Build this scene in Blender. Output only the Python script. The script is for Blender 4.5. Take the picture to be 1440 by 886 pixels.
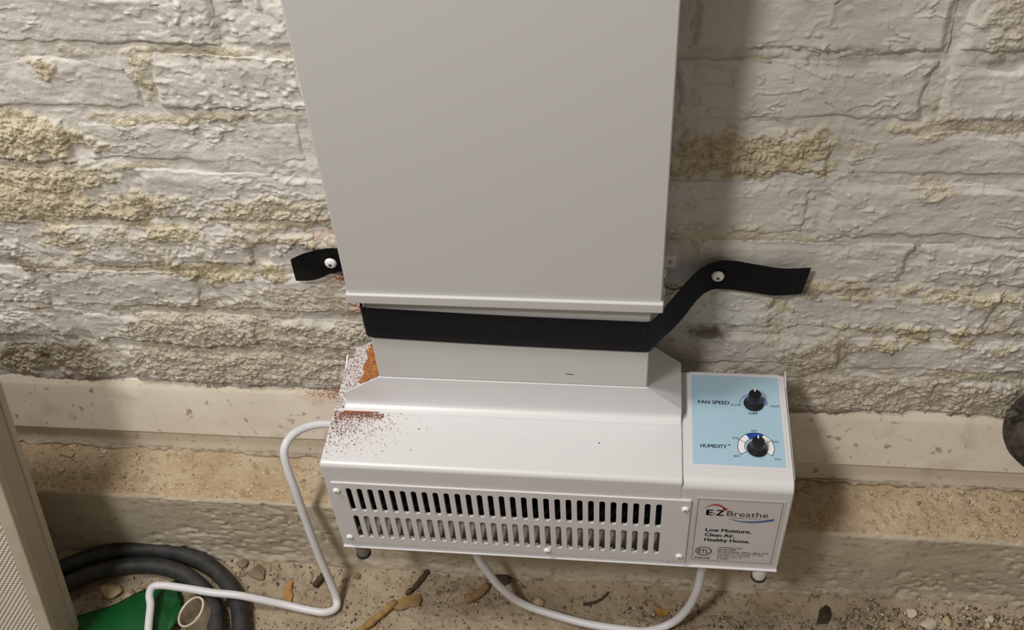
import bpy, bmesh, math, random
import numpy as np
from mathutils import Vector, Matrix

for o in list(bpy.data.objects):
    bpy.data.objects.remove(o, do_unlink=True)
S = bpy.context.scene
C = S.collection
random.seed(7)

# ------------------------------------------------------------------ camera
F_PX, YAW, PITCH, ROLL = 1510.7, 0.1561, 0.7953, -0.0782
CAM = Vector((0.2931, -0.7679, 0.8862))
fwd = Vector((-math.sin(YAW) * math.cos(PITCH), math.cos(YAW) * math.cos(PITCH), -math.sin(PITCH)))
r0 = Vector((math.cos(YAW), math.sin(YAW), 0)); u0 = r0.cross(fwd)
cr = math.cos(ROLL) * r0 + math.sin(ROLL) * u0
cu = -math.sin(ROLL) * r0 + math.cos(ROLL) * u0
cd = bpy.data.cameras.new('camera'); cam = bpy.data.objects.new('camera', cd); C.objects.link(cam)
cd.sensor_fit = 'HORIZONTAL'; cd.sensor_width = 36.0; cd.lens = F_PX * 36 / 1440
cd.clip_start = 0.01; cd.clip_end = 50
m3 = Matrix((cr, cu, -fwd)).transposed()
cam.matrix_world = Matrix.Translation(CAM) @ m3.to_4x4()
S.camera = cam

# ------------------------------------------------------------------ light
w = bpy.data.worlds.new('world'); S.world = w; w.use_nodes = True
w.node_tree.nodes['Background'].inputs[0].default_value = (1.0, 0.86, 0.70, 1)
w.node_tree.nodes['Background'].inputs[1].default_value = 0.215

def lamp(name, loc, target, size, power, col):
    l = bpy.data.lights.new(name, 'AREA'); l.shape = 'DISK'; l.size = size; l.energy = power; l.color = col
    o = bpy.data.objects.new(name, l); C.objects.link(o); o.location = loc
    o.rotation_euler = (Vector(target) - Vector(loc)).to_track_quat('-Z', 'Y').to_euler()
    return o
lamp('ceiling_lamp_front', (-0.52, -1.30, 1.95), (0.15, -0.1, 0.1), 0.28, 25, (1.0, 0.97, 0.93))
lamp('ceiling_lamp_near_wall', (-0.55, -0.48, 2.05), (0.05, -0.1, 0.0), 0.35, 22, (1.0, 0.97, 0.93))

S.view_settings.view_transform = 'Standard'
S.view_settings.look = 'None'
S.view_settings.gamma = 1.0
S.view_settings.use_curve_mapping = False
S.view_settings.exposure = 0.0

# ------------------------------------------------------------------ materials
def mat(name, col, rough=0.6, spec=0.5, var=None, vscale=40.0, vdetail=6, bump=None, metal=0.0, coat=0.0):
    """var: second colour mixed in by noise; bump: list of (scale, strength, distance)"""
    m = bpy.data.materials.new(name); m.use_nodes = True
    nt = m.node_tree; b = nt.nodes['Principled BSDF']
    b.inputs['Base Color'].default_value = (*col, 1); b.inputs['Roughness'].default_value = rough
    b.inputs['Specular IOR Level'].default_value = spec; b.inputs['Metallic'].default_value = metal
    b.inputs['Coat Weight'].default_value = coat
    g = nt.nodes.new('ShaderNodeNewGeometry')
    if var:
        n = nt.nodes.new('ShaderNodeTexNoise'); n.inputs['Scale'].default_value = vscale; n.inputs['Detail'].default_value = vdetail
        nt.links.new(g.outputs['Position'], n.inputs['Vector'])
        r = nt.nodes.new('ShaderNodeMapRange'); r.inputs[1].default_value = 0.38; r.inputs[2].default_value = 0.62
        nt.links.new(n.outputs['Fac'], r.inputs[0])
        mx = nt.nodes.new('ShaderNodeMix'); mx.data_type = 'RGBA'
        mx.inputs[6].default_value = (*col, 1); mx.inputs[7].default_value = (*var, 1)
        nt.links.new(r.outputs[0], mx.inputs[0]); nt.links.new(mx.outputs[2], b.inputs['Base Color'])
    prev = None
    for sc, st, dist in (bump or []):
        n = nt.nodes.new('ShaderNodeTexNoise'); n.inputs['Scale'].default_value = sc; n.inputs['Detail'].default_value = 5
        nt.links.new(g.outputs['Position'], n.inputs['Vector'])
        bp = nt.nodes.new('ShaderNodeBump'); bp.inputs['Strength'].default_value = st; bp.inputs['Distance'].default_value = dist
        nt.links.new(n.outputs['Fac'], bp.inputs['Height'])
        if prev: nt.links.new(prev.outputs[0], bp.inputs['Normal'])
        prev = bp
    if prev: nt.links.new(prev.outputs[0], b.inputs['Normal'])
    return m

def mixrgb(nt, fac, a, bcol):
    mx = nt.nodes.new('ShaderNodeMix'); mx.data_type = 'RGBA'
    for sock, v in ((mx.inputs[0], fac), (mx.inputs[6], a), (mx.inputs[7], bcol)):
        if isinstance(v, tuple): sock.default_value = (*v, 1)
        elif isinstance(v, (int, float)): sock.default_value = v
        else: nt.links.new(v, sock)
    return mx.outputs[2]

def noise_range(nt, scale, lo, hi, detail=5, stretch=None):
    g = nt.nodes.new('ShaderNodeNewGeometry'); n = nt.nodes.new('ShaderNodeTexNoise')
    n.inputs['Scale'].default_value = scale; n.inputs['Detail'].default_value = detail
    if stretch:
        mp = nt.nodes.new('ShaderNodeMapping'); mp.inputs['Scale'].default_value = stretch
        nt.links.new(g.outputs['Position'], mp.inputs['Vector']); nt.links.new(mp.outputs[0], n.inputs['Vector'])
    else:
        nt.links.new(g.outputs['Position'], n.inputs['Vector'])
    r = nt.nodes.new('ShaderNodeMapRange'); r.inputs[1].default_value = lo; r.inputs[2].default_value = hi
    nt.links.new(n.outputs['Fac'], r.inputs[0])
    return r.outputs[0], n.outputs['Fac']

def attr(nt, name):
    a = nt.nodes.new('ShaderNodeAttribute'); a.attribute_name = name
    return a.outputs['Fac']

def wall_material():
    m = bpy.data.materials.new('painted_brick'); m.use_nodes = True; nt = m.node_tree; b = nt.nodes['Principled BSDF']
    b.inputs['Roughness'].default_value = 0.75; b.inputs['Specular IOR Level'].default_value = 0.25
    f1, _ = noise_range(nt, 14, 0.35, 0.65)
    paint = mixrgb(nt, f1, (0.60, 0.57, 0.52), (0.67, 0.645, 0.60))
    f2, _ = noise_range(nt, 130, 0.3, 0.7)
    cr_ = mixrgb(nt, f2, (0.50, 0.415, 0.26), (0.74, 0.67, 0.49))
    c1 = mixrgb(nt, attr(nt, 'crust'), paint, cr_)
    f3, _ = noise_range(nt, 160, 0.35, 0.6)
    rough_grey = mixrgb(nt, f3, (0.46, 0.40, 0.30), (0.66, 0.60, 0.49))
    c2 = mixrgb(nt, attr(nt, 'crumble'), c1, rough_grey)
    f4, _ = noise_range(nt, 220, 0.42, 0.58)
    mul = nt.nodes.new('ShaderNodeMath'); mul.operation = 'MULTIPLY'
    nt.links.new(attr(nt, 'rust'), mul.inputs[0]); nt.links.new(f4, mul.inputs[1])
    c3 = mixrgb(nt, mul.outputs[0], c2, (0.34, 0.10, 0.04))
    c4 = mixrgb(nt, attr(nt, 'grime_shade'), c3, (0.12, 0.085, 0.05))  # dark stains, plus joint shadow put into the colour
    nt.links.new(c4, b.inputs['Base Color'])
    prev = None
    mxr = nt.nodes.new('ShaderNodeMath'); mxr.operation = 'MAXIMUM'
    nt.links.new(attr(nt, 'crust'), mxr.inputs[0]); nt.links.new(attr(nt, 'crumble'), mxr.inputs[1])
    for sc, dist, lo, hi in ((380, 0.0022, 0.26, 1.0), (1000, 0.0010, 0.34, 0.9)):
        _, raw = noise_range(nt, sc, 0, 1, 4)
        bp = nt.nodes.new('ShaderNodeBump'); bp.inputs['Distance'].default_value = dist
        mr = nt.nodes.new('ShaderNodeMapRange'); mr.inputs[3].default_value = lo; mr.inputs[4].default_value = hi
        nt.links.new(mxr.outputs[0], mr.inputs[0]); nt.links.new(mr.outputs[0], bp.inputs['Strength'])
        nt.links.new(raw, bp.inputs['Height'])
        if prev: nt.links.new(prev.outputs[0], bp.inputs['Normal'])
        prev = bp
    nt.links.new(prev.outputs[0], b.inputs['Normal'])
    return m

def island_mat(name, cols, rough=0.85):
    m = bpy.data.materials.new(name); m.use_nodes = True; nt = m.node_tree; b = nt.nodes['Principled BSDF']
    b.inputs['Roughness'].default_value = rough
    g = nt.nodes.new('ShaderNodeNewGeometry'); r = nt.nodes.new('ShaderNodeValToRGB')
    r.color_ramp.interpolation = 'CONSTANT'
    el = r.color_ramp.elements
    el[0].position = 0; el[0].color = (*cols[0], 1); el[1].position = 1 / len(cols); el[1].color = (*cols[1], 1)
    for i, c in enumerate(cols[2:], 2):
        e = el.new(i / len(cols)); e.color = (*c, 1)
    nt.links.new(g.outputs['Random Per Island'], r.inputs[0]); nt.links.new(r.outputs[0], b.inputs['Base Color'])
    return m

def ground_material(name, base, alt, dark, bscale=1.0):
    m = bpy.data.materials.new(name); m.use_nodes = True; nt = m.node_tree; b = nt.nodes['Principled BSDF']
    b.inputs['Roughness'].default_value = 0.9; b.inputs['Specular IOR Level'].default_value = 0.2
    f1, _ = noise_range(nt, 18, 0.36, 0.64, 8)
    c1 = mixrgb(nt, f1, base, alt)
    f2, _ = noise_range(nt, 90, 0.58, 0.70, 6)
    c2 = mixrgb(nt, f2, c1, dark)
    f3, _ = noise_range(nt, 480, 0.66, 0.72, 3)
    c3 = mixrgb(nt, f3, c2, (0.55, 0.48, 0.36))
    nt.links.new(c3, b.inputs['Base Color'])
    prev = None
    for sc, dist, st in ((160, 0.002 * bscale, 0.40), (800, 0.0008 * bscale, 0.7)):
        _, raw = noise_range(nt, sc, 0, 1, 5)
        bp = nt.nodes.new('ShaderNodeBump'); bp.inputs['Strength'].default_value = st; bp.inputs['Distance'].default_value = dist
        nt.links.new(raw, bp.inputs['Height'])
        if prev: nt.links.new(prev.outputs[0], bp.inputs['Normal'])
        prev = bp
    nt.links.new(prev.outputs[0], b.inputs['Normal'])
    return m

def footing_material():
    m = ground_material('raw_concrete', (0.46, 0.40, 0.305), (0.53, 0.47, 0.37), (0.34, 0.275, 0.20))
    nt = m.node_tree; b = nt.nodes['Principled BSDF']
    src = b.inputs['Base Color'].links[0].from_socket
    f1, _ = noise_range(nt, 22, 0.35, 0.65, 8)
    top = mixrgb(nt, f1, (0.385, 0.28, 0.17), (0.47, 0.385, 0.265))
    f2, _ = noise_range(nt, 110, 0.56, 0.66, 6)
    top2 = mixrgb(nt, f2, top, (0.33, 0.235, 0.145))
    f3, _ = noise_range(nt, 420, 0.62, 0.68, 3)
    top3 = mixrgb(nt, f3, top2, (0.66, 0.60, 0.50))
    c = mixrgb(nt, attr(nt, 'dirt'), src, top3)
    nt.links.new(c, b.inputs['Base Color'])
    return m

def baseboard_material():
    m = bpy.data.materials.new('dusty_plastic_channel'); m.use_nodes = True; nt = m.node_tree; b = nt.nodes['Principled BSDF']
    b.inputs['Roughness'].default_value = 0.55; b.inputs['Specular IOR Level'].default_value = 0.35
    f1, _ = noise_range(nt, 9, 0.35, 0.65, 6, (1, 1, 3))
    c1 = mixrgb(nt, f1, (0.66, 0.595, 0.485), (0.73, 0.67, 0.56))
    f2, _ = noise_range(nt, 95, 0.62, 0.72, 6)
    c2 = mixrgb(nt, f2, c1, (0.36, 0.28, 0.20))
    f3, _ = noise_range(nt, 30, 0.55, 0.80, 8)
    c3 = mixrgb(nt, f3, c2, (0.50, 0.43, 0.33))
    f4, _ = noise_range(nt, 500, 0.40, 0.60, 3)
    mul = nt.nodes.new('ShaderNodeMath'); mul.operation = 'MULTIPLY'
    nt.links.new(attr(nt, 'rust'), mul.inputs[0]); nt.links.new(f4, mul.inputs[1])
    c4 = mixrgb(nt, mul.outputs[0], c3, (0.42, 0.17, 0.10))
    nt.links.new(c4, b.inputs['Base Color'])
    return m

M = {}
M['wall'] = wall_material()
M['white'] = mat('white_powder_coat', (0.655, 0.645, 0.655), 0.34, 0.5, bump=[(900, 0.06, 0.0004)])
M['duct'] = mat('white_duct_plastic', (0.575, 0.57, 0.56), 0.42, 0.4)
M['black_in'] = mat('black_interior', (0.006, 0.006, 0.006), 0.8, 0.2)
M['fan_in'] = mat('dark_fan_metal', (0.05, 0.05, 0.05), 0.4, 0.5)
M['galv'] = mat('grey_baffle_metal', (0.48, 0.44, 0.38), 0.5, 0.5, var=(0.28, 0.25, 0.21), vscale=90)
M['knob'] = mat('black_knob_plastic', (0.010, 0.010, 0.012), 0.32, 0.5)
M['pointer'] = mat('white_pointer_paint', (0.85, 0.85, 0.85), 0.5)
M['sticker'] = mat('white_sticker', (0.66, 0.655, 0.68), 0.3)
M['label'] = mat('silver_label', (0.60, 0.58, 0.575), 0.35)
M['blue'] = mat('pale_blue_print', (0.38, 0.55, 0.66), 0.28)
M['blue_dk'] = mat('deep_blue_print', (0.012, 0.06, 0.32), 0.35)
M['violet'] = mat('violet_blue_print', (0.25, 0.33, 0.62), 0.35)
M['dial'] = mat('white_dial_print', (0.82, 0.82, 0.84), 0.35)
M['ink'] = mat('black_ink', (0.012, 0.012, 0.014), 0.5)
M['navy'] = mat('navy_ink', (0.02, 0.045, 0.13), 0.5)
M['logo_red'] = mat('red_print', (0.42, 0.02, 0.04), 0.4)
M['logo_blue'] = mat('blue_print', (0.05, 0.12, 0.35), 0.4)
M['strap'] = mat('black_webbing', (0.004, 0.004, 0.005), 0.6, 0.32, bump=[(1500, 0.5, 0.0004)])
M['screw_w'] = mat('white_screw', (0.80, 0.79, 0.78), 0.35)
M['recess'] = mat('screw_recess', (0.06, 0.055, 0.05), 0.6)
M['cord'] = mat('white_cord_rubber', (0.66, 0.66, 0.68), 0.42)
M['foot_g'] = mat('grey_foot', (0.20, 0.17, 0.17), 0.45)
M['foot_w'] = mat('white_foot', (0.72, 0.70, 0.68), 0.45)
M['rubber'] = mat('black_rubber', (0.012, 0.012, 0.012), 0.7)
M['hose'] = mat('black_hose_rubber', (0.022, 0.022, 0.023), 0.55, 0.4, var=(0.04, 0.038, 0.036), vscale=60)
M['green'] = mat('green_plastic', (0.006, 0.085, 0.022), 0.35, 0.5, var=(0.004, 0.075, 0.016), vscale=30, bump=[(60, 0.3, 0.002)])
M['pvc'] = mat('aged_white_pvc', (0.62, 0.55, 0.43), 0.5, 0.4, var=(0.5, 0.42, 0.31), vscale=50)
M['pvc_body'] = mat('grubby_pipe_outside', (0.33, 0.28, 0.20), 0.6, 0.3, var=(0.25, 0.2, 0.14), vscale=60)
M['pvc_in'] = mat('dirty_pvc', (0.30, 0.23, 0.16), 0.7, 0.3, var=(0.2, 0.14, 0.09), vscale=70)
M['panel'] = mat('beige_panel_plastic', (0.47, 0.415, 0.33), 0.5, 0.4, var=(0.42, 0.365, 0.285), vscale=30)
M['rib'] = mat('ribbed_edge_plastic', (0.55, 0.48, 0.40), 0.45, 0.4)
M['mesh'] = mat('woven_mesh', (0.50, 0.46, 0.40), 0.55, 0.4)
M['iron'] = mat('grimy_iron', (0.018, 0.016, 0.014), 0.6, 0.4, var=(0.07, 0.055, 0.04), vscale=120, bump=[(300, 0.6, 0.001)])
M['floor'] = ground_material('dirt_floor', (0.31, 0.24, 0.165), (0.41, 0.335, 0.24), (0.18, 0.13, 0.085), 2.0)
M['foot'] = footing_material()
M['base'] = baseboard_material()
M['caulk'] = mat('old_sealant', (0.40, 0.34, 0.26), 0.7, 0.3, var=(0.25, 0.2, 0.14), vscale=90, bump=[(300, 0.5, 0.001)])
M['gravel'] = island_mat('mixed_gravel', [(0.30, 0.23, 0.16), (0.42, 0.34, 0.24), (0.20, 0.15, 0.10), (0.52, 0.45, 0.34), (0.26, 0.20, 0.14), (0.10, 0.075, 0.05), (0.36, 0.28, 0.19)])
M['chips'] = island_mat('pale_rubble', [(0.55, 0.48, 0.37), (0.45, 0.37, 0.26), (0.62, 0.56, 0.46), (0.34, 0.26, 0.18)])
M['dust'] = island_mat('red_brick_dust', [(0.33, 0.10, 0.055), (0.45, 0.18, 0.11), (0.22, 0.07, 0.045), (0.52, 0.26, 0.18), (0.12, 0.06, 0.05)])
M['pile'] = mat('orange_brick_powder', (0.40, 0.135, 0.03), 0.9, 0.1, var=(0.46, 0.23, 0.06), vscale=700, bump=[(1200, 0.6, 0.0008)])
M['pile_dk'] = mat('brown_brick_powder', (0.24, 0.085, 0.045), 0.9, 0.1, var=(0.33, 0.13, 0.07), vscale=500, bump=[(1200, 0.6, 0.0008)])
M['specks'] = island_mat('dark_specks', [(0.03, 0.03, 0.03), (0.10, 0.07, 0.05)])
M['bark'] = mat('dark_bark', (0.06, 0.04, 0.028), 0.85, 0.2, var=(0.1, 0.07, 0.045), vscale=200, bump=[(400, 0.6, 0.001)])
M['wood'] = mat('tan_wood', (0.36, 0.22, 0.085), 0.8, 0.2, var=(0.25, 0.15, 0.06), vscale=150, bump=[(400, 0.5, 0.001)])
M['leaf'] = mat('dry_ochre_leaf', (0.24, 0.165, 0.08), 0.8, 0.2, var=(0.28, 0.17, 0.06), vscale=150)
M['leaf_o'] = mat('dry_orange_leaf', (0.36, 0.20, 0.075), 0.75, 0.2, var=(0.4, 0.2, 0.06), vscale=150)
M['leaf_d'] = mat('dark_wet_leaf', (0.045, 0.03, 0.02), 0.6, 0.3)
M['stone'] = mat('tan_stone', (0.44, 0.35, 0.23), 0.8, 0.2, var=(0.42, 0.33, 0.2), vscale=120, bump=[(300, 0.4, 0.001)])
M['chalk'] = mat('pale_stone', (0.56, 0.50, 0.40), 0.8, 0.2, var=(0.5, 0.44, 0.35), vscale=120)
M['clod'] = mat('brown_clod', (0.20, 0.14, 0.09), 0.95, 0.1, var=(0.28, 0.21, 0.14), vscale=90, bump=[(250, 0.8, 0.002)])

# ------------------------------------------------------------------ helpers
def tag(o, label=None, cat=None, group=None, kind=None):
    if label: o['label'] = label
    if cat: o['category'] = cat
    if group: o['group'] = group
    if kind: o['kind'] = kind
    return o

def link(name, me, m, parent=None, smooth=False, loc=None):
    o = bpy.data.objects.new(name, me); C.objects.link(o)
    if m and not me.materials: me.materials.append(m)
    if smooth: me.shade_smooth()
    if loc is not None: o.location = loc
    if parent:
        o.parent = parent
        if loc is None: o.matrix_parent_inverse = Matrix.Translation(-Vector(parent.location))
        else: o.location = Vector(loc) - Vector(parent.location)
    return o

def empty(name, loc):
    o = bpy.data.objects.new(name, None); C.objects.link(o); o.location = loc; o.empty_display_size = 0.02
    return o

def pyobj(name, V, F, m, parent=None, smooth=False):
    me = bpy.data.meshes.new(name); me.from_pydata([tuple(v) for v in V], [], F); me.update()
    return link(name, me, m, parent, smooth)

def np_mesh(name, V, F, attrs=None, smooth=True):
    me = bpy.data.meshes.new(name)
    V = np.ascontiguousarray(V, dtype=np.float32); F = np.ascontiguousarray(F, dtype=np.int32)
    k = F.shape[1]
    me.vertices.add(len(V)); me.vertices.foreach_set('co', V.ravel())
    me.loops.add(F.size); me.loops.foreach_set('vertex_index', F.ravel())
    me.polygons.add(len(F)); me.polygons.foreach_set('loop_start', np.arange(0, F.size, k, dtype=np.int32))
    for n, a in (attrs or {}).items():
        at = me.attributes.new(n, 'FLOAT', 'POINT'); at.data.foreach_set('value', np.ascontiguousarray(a, dtype=np.float32))
    me.update(calc_edges=True)
    if smooth: me.shade_smooth()
    return me

def bm_obj(name, bm, m, parent=None, smooth=False, bevel=0, seg=2):
    bmesh.ops.recalc_face_normals(bm, faces=bm.faces)
    me = bpy.data.meshes.new(name); bm.to_mesh(me); bm.free()
    o = link(name, me, m, parent, smooth)
    if bevel:
        b = o.modifiers.new('bevel', 'BEVEL'); b.width = bevel; b.segments = seg; b.limit_method = 'ANGLE'; b.angle_limit = 0.6
        b.harden_normals = False
        me.shade_smooth()
        ws = o.modifiers.new('wn', 'WEIGHTED_NORMAL'); ws.keep_sharp = True
    return o

def box(bm, x0, x1, y0, y1, z0, z1):
    v = [bm.verts.new(p) for p in ((x0, y0, z0), (x1, y0, z0), (x1, y1, z0), (x0, y1, z0), (x0, y0, z1), (x1, y0, z1), (x1, y1, z1), (x0, y1, z1))]
    for f in ((0, 3, 2, 1), (4, 5, 6, 7), (0, 1, 5, 4), (1, 2, 6, 5), (2, 3, 7, 6), (3, 0, 4, 7)): bm.faces.new([v[i] for i in f])

def prism_x(bm, prof, x0, x1):
    """closed (y,z) profile extruded along x"""
    a = [bm.verts.new((x0, y, z)) for y, z in prof]; b = [bm.verts.new((x1, y, z)) for y, z in prof]
    n = len(prof)
    bm.faces.new(a); bm.faces.new(b[::-1])
    for i in range(n): bm.faces.new((a[i], b[i], b[(i + 1) % n], a[(i + 1) % n]))

def lathe(bm, prof, seg=24, mtx=Matrix.Identity(4), cap=True):
    rings = []
    for r, z in prof:
        rings.append([bm.verts.new(mtx @ Vector((r * math.cos(2 * math.pi * i / seg), r * math.sin(2 * math.pi * i / seg), z))) for i in range(seg)])
    for a, b in zip(rings, rings[1:]):
        for i in range(seg): bm.faces.new((a[i], a[(i + 1) % seg], b[(i + 1) % seg], b[i]))
    if cap:
        bm.faces.new(rings[0][::-1]); bm.faces.new(rings[-1])

def spline(pts, n=12):
    """Catmull-Rom through points"""
    P = [Vector(p) for p in pts]; P = [2 * P[0] - P[1]] + P + [2 * P[-1] - P[-2]]
    out = []
    for i in range(1, len(P) - 2):
        a, b, c, d = P[i - 1:i + 3]
        for k in range(n):
            t = k / n
            out.append(0.5 * ((2 * b) + (c - a) * t + (2 * a - 5 * b + 4 * c - d) * t * t + (3 * b - a - 3 * c + d) * t ** 3))
    out.append(P[-2])
    return out

def tube(bm, path, rad, seg=14, closed=False):
    n = len(path); rings = []
    up = Vector((0, 0, 1)); prev = None
    for i, p in enumerate(path):
        if closed: t = path[(i + 1) % n] - path[i - 1]
        else: t = path[min(i + 1, n - 1)] - path[max(i - 1, 0)]
        t = t.normalized()
        if prev is None:
            a = t.cross(up)
            if a.length < 1e-3: a = t.cross(Vector((1, 0, 0)))
            a.normalize()
        else:
            a = (prev - t * prev.dot(t)).normalized()
        prev = a; b = t.cross(a)
        r = rad(i / max(n - 1, 1)) if callable(rad) else rad
        rings.append([bm.verts.new(p + r * (math.cos(2 * math.pi * k / seg) * a + math.sin(2 * math.pi * k / seg) * b)) for k in range(seg)])
    pairs = list(zip(rings, rings[1:])) + ([(rings[-1], rings[0])] if closed else [])
    for A, B in pairs:
        for k in range(seg): bm.faces.new((A[k], A[(k + 1) % seg], B[(k + 1) % seg], B[k]))
    if not closed: bm.faces.new(rings[0][::-1]); bm.faces.new(rings[-1])

# ---- lattice noise in numpy
def _h(ix, iy, seed):
    n = (ix.astype(np.int64) * 374761393 + iy.astype(np.int64) * 668265263 + seed * 1442695041) & 0xffffffff
    n = ((n ^ (n >> 13)) * 1274126177) & 0xffffffff
    n = ((n ^ (n >> 16)) * 2246822519) & 0xffffffff
    return ((n ^ (n >> 15)) & 0xffff) / 65535.0 * 2 - 1
def noise(x, y, seed=0):
    ix = np.floor(x); iy = np.floor(y); fx = x - ix; fy = y - iy
    u = fx ** 3 * (fx * (fx * 6 - 15) + 10); v = fy ** 3 * (fy * (fy * 6 - 15) + 10)
    a = _h(ix, iy, seed); b = _h(ix + 1, iy, seed); c = _h(ix, iy + 1, seed); d = _h(ix + 1, iy + 1, seed)
    return (a + (b - a) * u) * (1 - v) + (c + (d - c) * u) * v
def fbm(x, y, oc=4, seed=0):
    s = 0; amp = 1; t = 0
    for i in range(oc):
        s = s + amp * noise(x * 2 ** i + 17.3 * i, y * 2 ** i - 9.1 * i, seed + i); t += amp; amp *= 0.5
    return s / t
def sstep(a, b, x):
    t = np.clip((x - a) / (b - a), 0, 1); return t * t * (3 - 2 * t)

# ------------------------------------------------------------------ brick wall
ZJ = [-0.042, 0.027, 0.083, 0.148, 0.209, 0.279, 0.338, 0.403, 0.467, 0.531]
XJ = [[-0.59, -0.372, -0.28, -0.08, 0.12, 0.32, 0.41, 0.62, 0.83],
      [-0.51, -0.31, -0.10, 0.10, 0.31, 0.515, 0.72, 0.93],
      [-0.53, -0.325, -0.15, 0.03, 0.235, 0.44, 0.645, 0.85],
      [-0.50, -0.29, -0.08, 0.13, 0.345, 0.555, 0.76],
      [-0.60, -0.39, -0.18, 0.03, 0.25, 0.459, 0.66, 0.87],
      [-0.43, -0.223, 0.0, 0.26, 0.468, 0.68, 0.89],
      [-0.55, -0.345, -0.135, 0.09, 0.32, 0.532, 0.74],
      [-0.48, -0.27, -0.052, 0.125, 0.331, 0.538, 0.745],
      [-0.58, -0.37, -0.16, 0.03, 0.235, 0.44, 0.65, 0.85]]
XMIN, XMAX = -0.68, 0.95
# patches: x, z centre, half sizes, kind, amount
PATCH = [('crust', -0.285, 0.312, 0.065, 0.027, 0.9), ('crust', -0.29, 0.245, 0.085, 0.036, 0.9), ('crust', -0.20, 0.233, 0.06, 0.014, 0.9),
         ('crust', -0.06, 0.225, 0.055, 0.022, 0.75), ('crust', -0.16, 0.200, 0.05, 0.009, 0.95), ('crust', -0.06, 0.192, 0.06, 0.007, 0.8),
         ('crust', -0.13, 0.145, 0.06, 0.011, 1.0), ('crust', -0.28, 0.19, 0.02, 0.02, 0.8), ('crust', -0.10, 0.337, 0.09, 0.004, 0.9),
         ('crust', -0.135, 0.378, 0.007, 0.018, 0.8), ('crust', -0.10, 0.404, 0.06, 0.003, 0.8), ('crust', -0.225, 0.388, 0.006, 0.008, 0.9),
         ('crust', 0.395, 0.308, 0.075, 0.025, 1.0), ('crust', 0.44, 0.110, 0.012, 0.028, 1.0), ('crust', 0.480, 0.147, 0.026, 0.011, 0.9),
         ('crust', 0.575, 0.084, 0.066, 0.013, 1.0), ('crust', 0.60, 0.143, 0.07, 0.008, 0.85), ('crust', 0.35, 0.212, 0.035, 0.010, 0.6),
         ('crust', 0.41, 0.215, 0.03, 0.007, 0.7), ('crust', 0.535, 0.345, 0.010, 0.016, 0.6), ('crust', 0.555, 0.275, 0.016, 0.012, 0.5),
         ('crust', 0.62, 0.030, 0.05, 0.005, 0.8), ('crust', 0.65, 0.106, 0.012, 0.022, 0.5), ('crust', 0.54, 0.338, 0.05, 0.004, 0.5),
         ('crumble', -0.12, 0.025, 0.14, 0.055, 0.85), ('crumble', -0.06, 0.105, 0.05, 0.028, 0.6), ('crumble', -0.36, 0.0, 0.09, 0.028, 0.8),
         ('crumble', -0.19, 0.085, 0.06, 0.02, 0.7), ('crumble', 0.48, 0.02, 0.03, 0.05, 0.8), ('crumble', 0.62, -0.005, 0.20, 0.028, 0.85),
         ('crumble', 0.60, 0.445, 0.055, 0.04, 0.55), ('crumble', -0.20, 0.185, 0.07, 0.015, 0.5), ('crumble', 0.505, 0.057, 0.022, 0.022, 0.8),
         ('crumble', 0.40, 0.012, 0.06, 0.018, 0.6), ('crumble', -0.30, 0.150, 0.05, 0.008, 0.5), ('crumble', 0.01, 0.09, 0.03, 0.06, 0.6),
         ('crumble', -0.28, 0.28, 0.06, 0.012, 0.5), ('crumble', 0.60, 0.345, 0.07, 0.008, 0.5), ('crumble', -0.42, 0.06, 0.05, 0.01, 0.4),
         ('rust', 0.004, 0.142, 0.012, 0.008, 1.0), ('rust', 0.02, 0.10, 0.016, 0.006, 1.0), ('rust', 0.385, 0.148, 0.022, 0.005, 0.8),
         ('rust', 0.01, 0.165, 0.01, 0.03, 0.7), ('rust', 0.0, 0.2, 0.02, 0.008, 0.4),
         ('grime_shade', 0.365, 0.080, 0.022, 0.006, 0.8), ('grime_shade', -0.38, 0.152, 0.03, 0.004, 0.8), ('grime_shade', -0.33, 0.145, 0.012, 0.006, 0.7),
         ('grime_shade', 0.43, 0.146, 0.05, 0.003, 0.6), ('grime_shade', -0.372, -0.005, 0.004, 0.02, 0.6), ('grime_shade', -0.1, -0.037, 0.4, 0.006, 0.6),
         ('grime_shade', 0.55, -0.037, 0.25, 0.005, 0.6), ('grime_shade', 0.5, 0.402, 0.05, 0.0025, 0.5), ('grime_shade', 0.62, 0.402, 0.05, 0.003, 0.7),  # upper right joint lines: shadow of the recessed mortar, painted in
         ('grime_shade', -0.32, 0.145, 0.03, 0.004, 0.5)]

def wall_masks(x, z):
    out = {k: np.zeros_like(x) for k in ('crust', 'crumble', 'rust', 'grime_shade')}
    w1 = fbm(x * 45, z * 60, 4, 51); w2 = fbm(x * 160, z * 160, 3, 77)
    for k, px, pz, hx, hz, a in PATCH:
        s = min(hx, hz)
        d = np.maximum(np.abs(x - px) / hx, np.abs(z - pz) / hz) * 0.6 + np.hypot((x - px) / hx, (z - pz) / hz) * 0.4
        e = (1 - d) * s + 0.017 * min(1, s / 0.012) * w1 + 0.009 * min(1, s / 0.008) * w2
        out[k] = np.maximum(out[k], a * sstep(-0.0045, 0.0055, e))
    # salty bloom also follows some of the joints
    j = np.min(np.abs(z[..., None] - np.array(ZJ)), -1)
    out['crust'] = np.maximum(out['crust'], 0.75 * sstep(0.0, 0.25, fbm(x * 9, z * 20, 3, 5) - 0.12) * sstep(0.006, 0.001, j + 0.003 * w2))
    return out

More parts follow.
